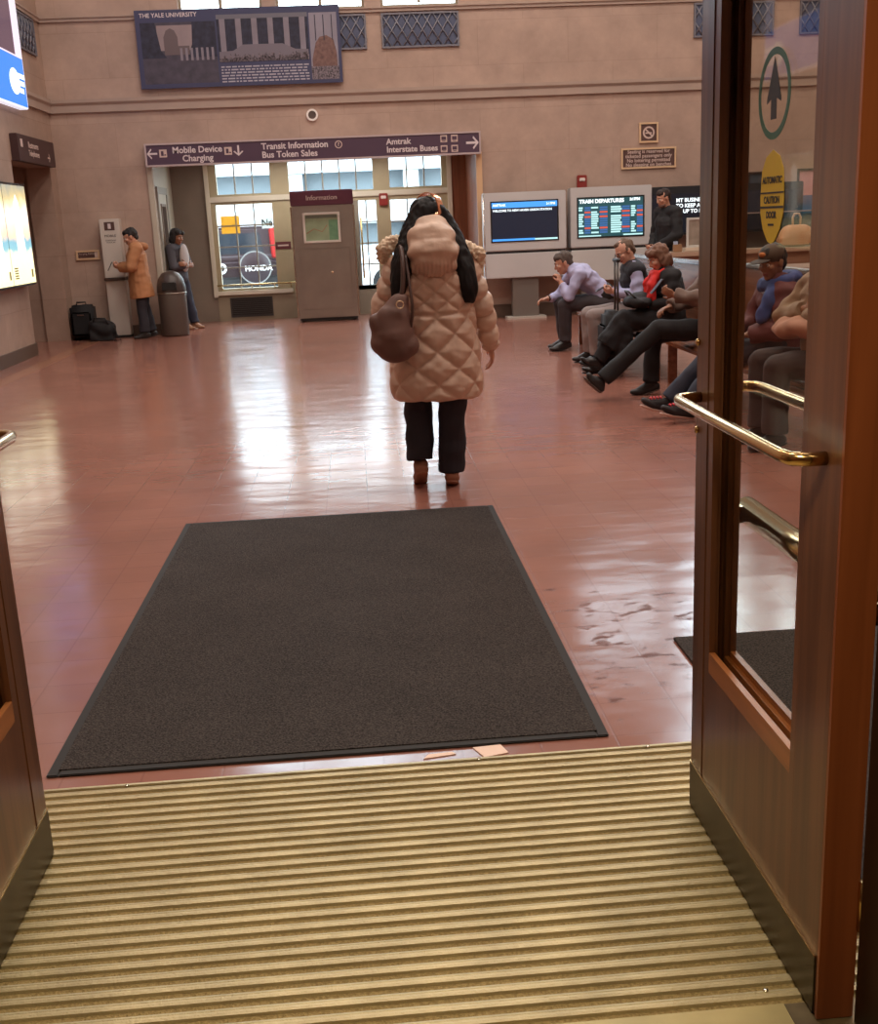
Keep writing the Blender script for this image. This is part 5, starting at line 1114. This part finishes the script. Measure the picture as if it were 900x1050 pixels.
# --- her shoulder bag
t = thing('shoulder_bag', 'slouchy taupe shoulder bag hanging at the side of the walking woman', 'bag', (.205, 6.145, .93))
b = MB(); b.chain([(.0, 0, -.1), (-.01, 0, -.02), (.0, 0, .08), (.035, .01, .17)], [.075, .085, .07, .035], 1.45, V((1, 0, 0))); b.cap((-.07, 0, -.06), (.07, 0, -.08), .07, .065); b.cap((-.1, .0, .06), (-.06, 0, -.02), .04, .07)
b.remesh('bag_body', mat('taupe_leather', (112, 84, 76), .55, var=(7, .12)), t, .009, 8, wrinkle(.011, 11, 11, 7))
b = MB(); b.rope([(.035, .0, .15), (.055, .01, .25), (.062, .045, .36), (.06, .13, .435), (.055, .25, .445), (.05, .34, .39), (.045, .37, .28)], .013, 8)
b.build('strap', mat('strap_brown', (78, 56, 50), .5), t, smooth=True); b = MB(); b.rope([(.085, -.03, .02), (.098, -.04, .12), (.092, -.01, .22), (.085, .045, .33), (.08, .13, .42)], .008, 8); b.build('second_strap', MATS['strap_brown'], t)
b = MB(); b.tube([(.03+.02*math.cos(2*PI*i/12), -.065, .145+.02*math.sin(2*PI*i/12)) for i in range(13)], .004, 6); b.build('buckle_ring', M_gold, t)
# ================================================================= OUTSIDE
struct(MB().box(-30, 30, AL+.3, 60, -.2, -.05).build('ground_street', mat('asphalt', (150, 150, 152), .8, var=(2, .1))))
t = thing('parking_garage', 'pale concrete building with long horizontal bands across the street', 'building', (0, 38, 0))
M_conc = mat('pale_concrete', (172, 176, 178), .8, var=(.6, .05)); M_band = mat('grey_band', (104, 112, 116), .7)
MB().box(-22, 22, .6, 6, 0, 5.2).build('wall', M_band, t)
for z in (0, 1.55, 3.2): MB().box(-22, 22, 0, .7, z, z+.85).build('concrete_band', M_conc, t)
for k in range(12): MB().box(-21+k*3.8, -20.5+k*3.8, .1, .7, 0, 4.9).build('column', M_conc, t)

def car(label, loc, rz, paint, scale=1., badge=True, suv=True):
    t = thing('parked_car', label, 'car', loc, rz)
    P = paint; G = mat('car_glass', (38, 44, 52), .08, spec=.8); TR = mat('car_trim', (36, 36, 38), .6)
    # side profile (x forward, z up)
    if suv: prof = [(-2.05, .42), (-2.12, .55), (-2.1, .95), (-2.02, 1.0), (-1.85, 1.6), (-1.6, 1.68), (.1, 1.68), (.4, 1.62), (1.0, 1.1), (1.95, .98), (2.12, .8), (2.14, .45), (2.0, .3), (-1.9, .3)]
    else: prof = [(-2.2, .4), (-2.25, .6), (-2.2, .95), (-1.5, 1.02), (-.9, 1.4), (.1, 1.44), (.45, 1.4), (1.1, .98), (2.0, .85), (2.2, .65), (2.2, .35), (2.0, .25), (-2.0, .25)]
    b = MB(); b.prism(prof, -.88, .88, 'y')
    for v in b.bm.verts:
        if v.co.z > 1.05: v.co.y *= .84
    b.build('body', P, t, bevel=.05)
    r = MB(); r.prism([(-.55, .0), (.55, 0), (.5, .42), (-.5, .42)], -.01, .01, 'x'); g = r.build('rear_window', G, t)
    g.location = (-1.995 if suv else -1.26, 0, 1.08 if suv else 1.04); g.rotation_euler = (0, R(16 if suv else 50), 0)
    for s in (1, -1):
        b = MB(); zz0, zz1 = (1.06, 1.52) if suv else (1.02, 1.36)
        b.prism([(-1.7 if suv else -1.0, zz0), (-1.55 if suv else -.75, zz1), (.2, zz1), (.75, zz0)], -.008, .008, 'y'); o = b.build('side_window', G, t)
        o.location = (0, s*.83, 0); o.rotation_euler = (R(-s*10), 0, 0); o.location = (0, s*(.80+.02), 0)
        b = MB(); b.box(-.05, .05, -.06, .06, 0, .62 if suv else .18); o = b.build('tail_lamp', mat('tail_red', (150, 26, 26), .3, emit=((255, 40, 30), .02)), t, bevel=.02)
        o.location = (-2.04 if suv else -2.22, s*.76, .96 if suv else .72); o.rotation_euler = (0, R(14 if suv else 0), 0)
    for x in (-1.32, 1.32):
        for s in (1, -1):
            b = MB(); n = 28
            b.loft([[(x+rr*math.cos(2*PI*i/n), s*yy, .33+rr*math.sin(2*PI*i/n)) for i in range(n)] for rr, yy in ((.2, .68), (.32, .68), (.335, .74), (.335, .86), (.31, .9), (.2, .885))]); w = b.build('wheel', mat('tyre', (28, 28, 29), .8), t)
            b = MB(); b.loft([[(x+rr*math.cos(2*PI*i/n), s*yy, .33+rr*math.sin(2*PI*i/n)) for i in range(n)] for rr, yy in ((.205, .88), (.2, .9), (.05, .905))]); b.build('hub_cap', mat('alloy', (170, 172, 176), .3, .8), w)
    MB().box(-2.2, -2.02, -.86, .86, .38, .62).build('bumper', TR, t, bevel=.04)
    MB().box(2.0, 2.2, -.86, .86, .32, .58).build('bumper', TR, t, bevel=.04)
    MB().box(-2.16, -2.1, -.27, .27, .66, .8).build('number_plate', mat('plate', (200, 206, 214), .5), t) if not suv else MB().box(-2.16, -2.1, .4, .78, .62, .76).build('number_plate', mat('plate', (200, 206, 214), .5), t)
    if suv:
        b = MB(); n = 36; cy, cz = -.31, .80
        b.loft([[(-2.1-dx, cy+rr*math.cos(2*PI*i/n), cz+rr*math.sin(2*PI*i/n)) for i in range(n)] for rr, dx in ((.31, 0), (.33, .05), (.33, .17), (.3, .2), (.02, .21))]); sp = b.build('spare_wheel_cover', P, t)
        for q in (ring(.335, .305, '-x', (-2.29, cy, cz), mat('alloy', (170, 172, 176), .3, .8), t, 'cover_rim'), text('HONDA', .15, (-2.325, cy-.06, cz-.02), '-x', M_white, t, bold=.004), ring(.11, .06, '-x', (-2.13, .36, cz), M_white, t, 'white_emblem')): pass
    t.scale = (scale,)*3
    return t
car('dark maroon SUV with a spare wheel on its tailgate outside the gridded window', (-2.82, 25.7, -.05), R(103), mat('maroon_paint', (44, 26, 32), .4))
car('white saloon parked in the street right of the metal information kiosk', (2.1, 25.4, -.05), R(176), mat('white_paint', (232, 236, 240), .25, coat=.5), suv=False)

# ================================================================= LIGHT, WORLD, CAMERA
wd = bpy.data.worlds.new('sky'); scn.world = wd; wd.use_nodes = True; nt = wd.node_tree
bg = nt.nodes['Background']; bg.inputs['Color'].default_value = (.82, .93, 1, 1); bg.inputs['Strength'].default_value = 9.
def area(name, loc, rot, sx, sy, power, col, portal=False, spread=180):
    l = bpy.data.lights.new(name, 'AREA'); l.shape = 'RECTANGLE'; l.size = sx; l.size_y = sy; l.energy = power; l.color = col
    if portal: l.cycles.is_portal = True
    l.spread = R(spread)
    o = bpy.data.objects.new(name, l); link(o); o.location = loc; o.rotation_euler = rot; return o
for i, (x0, x1, z0, z1) in enumerate(WIN): area('window_portal', ((x0+x1)/2, B+.3, (z0+z1)/2), (-PI/2, 0, 0), x1-x0, z1-z0, 1, (1, 1, 1), True)
area('storefront_portal', (-.3, AL+.25, 1.5), (-PI/2, 0, 0), 4.1, 2.2, 1, (1, 1, 1), True)
for x in (-1.5, 2.2, 6.):
    for y in (5., 9.5, 14.): area('hall_lamp', (x, y, 9.4), (0, 0, 0), 1.2, 1.2, 98, (1, .88, .78))
area('alcove_fill', (-.5, 18.6, 2.6), (0, 0, 0), 3.0, .8, 34, (1, .93, .84))  # added fill without a fixture, brightens the dark alcove
area('vestibule_lamp', (0, .9, 2.66), (0, 0, 0), .5, .5, 27, (1, .84, .55))
cam = bpy.data.cameras.new('camera'); co = bpy.data.objects.new('camera', cam); link(co); scn.camera = co
cam.sensor_fit = 'HORIZONTAL'; cam.sensor_width = 36; cam.lens = 36*1142/900; cam.clip_start = .02; cam.clip_end = 200
# orientation from the vanishing points of the photograph
v1 = V((360-450, -(231-525), 1142.)).normalized(); vz = -V((644-450, -(4900-525), 1142.)).normalized()
vz = (vz - v1*vz.dot(v1)).normalized(); vx = v1.cross(vz); vx = -vx if vx.x < 0 else vx
right = V((vx.x, v1.x, vz.x)); up = V((vx.y, v1.y, vz.y)); fwd = V((vx.z, v1.z, vz.z))
co.matrix_world = Matrix(((right.x, up.x, -fwd.x, 0), (right.y, up.y, -fwd.y, 0), (right.z, up.z, -fwd.z, 1.5), (0, 0, 0, 1)))
vs = scn.view_settings; vs.view_transform = 'Standard'; vs.look = 'None'; vs.gamma = 1; vs.use_curve_mapping = False; vs.exposure = .48
scn.cycles.max_bounces = 8; scn.cycles.diffuse_bounces = 5; scn.cycles.transparent_max_bounces = 12; scn.cycles.sample_clamp_indirect = 8
scn.cycles.caustics_reflective = False; scn.cycles.caustics_refractive = False
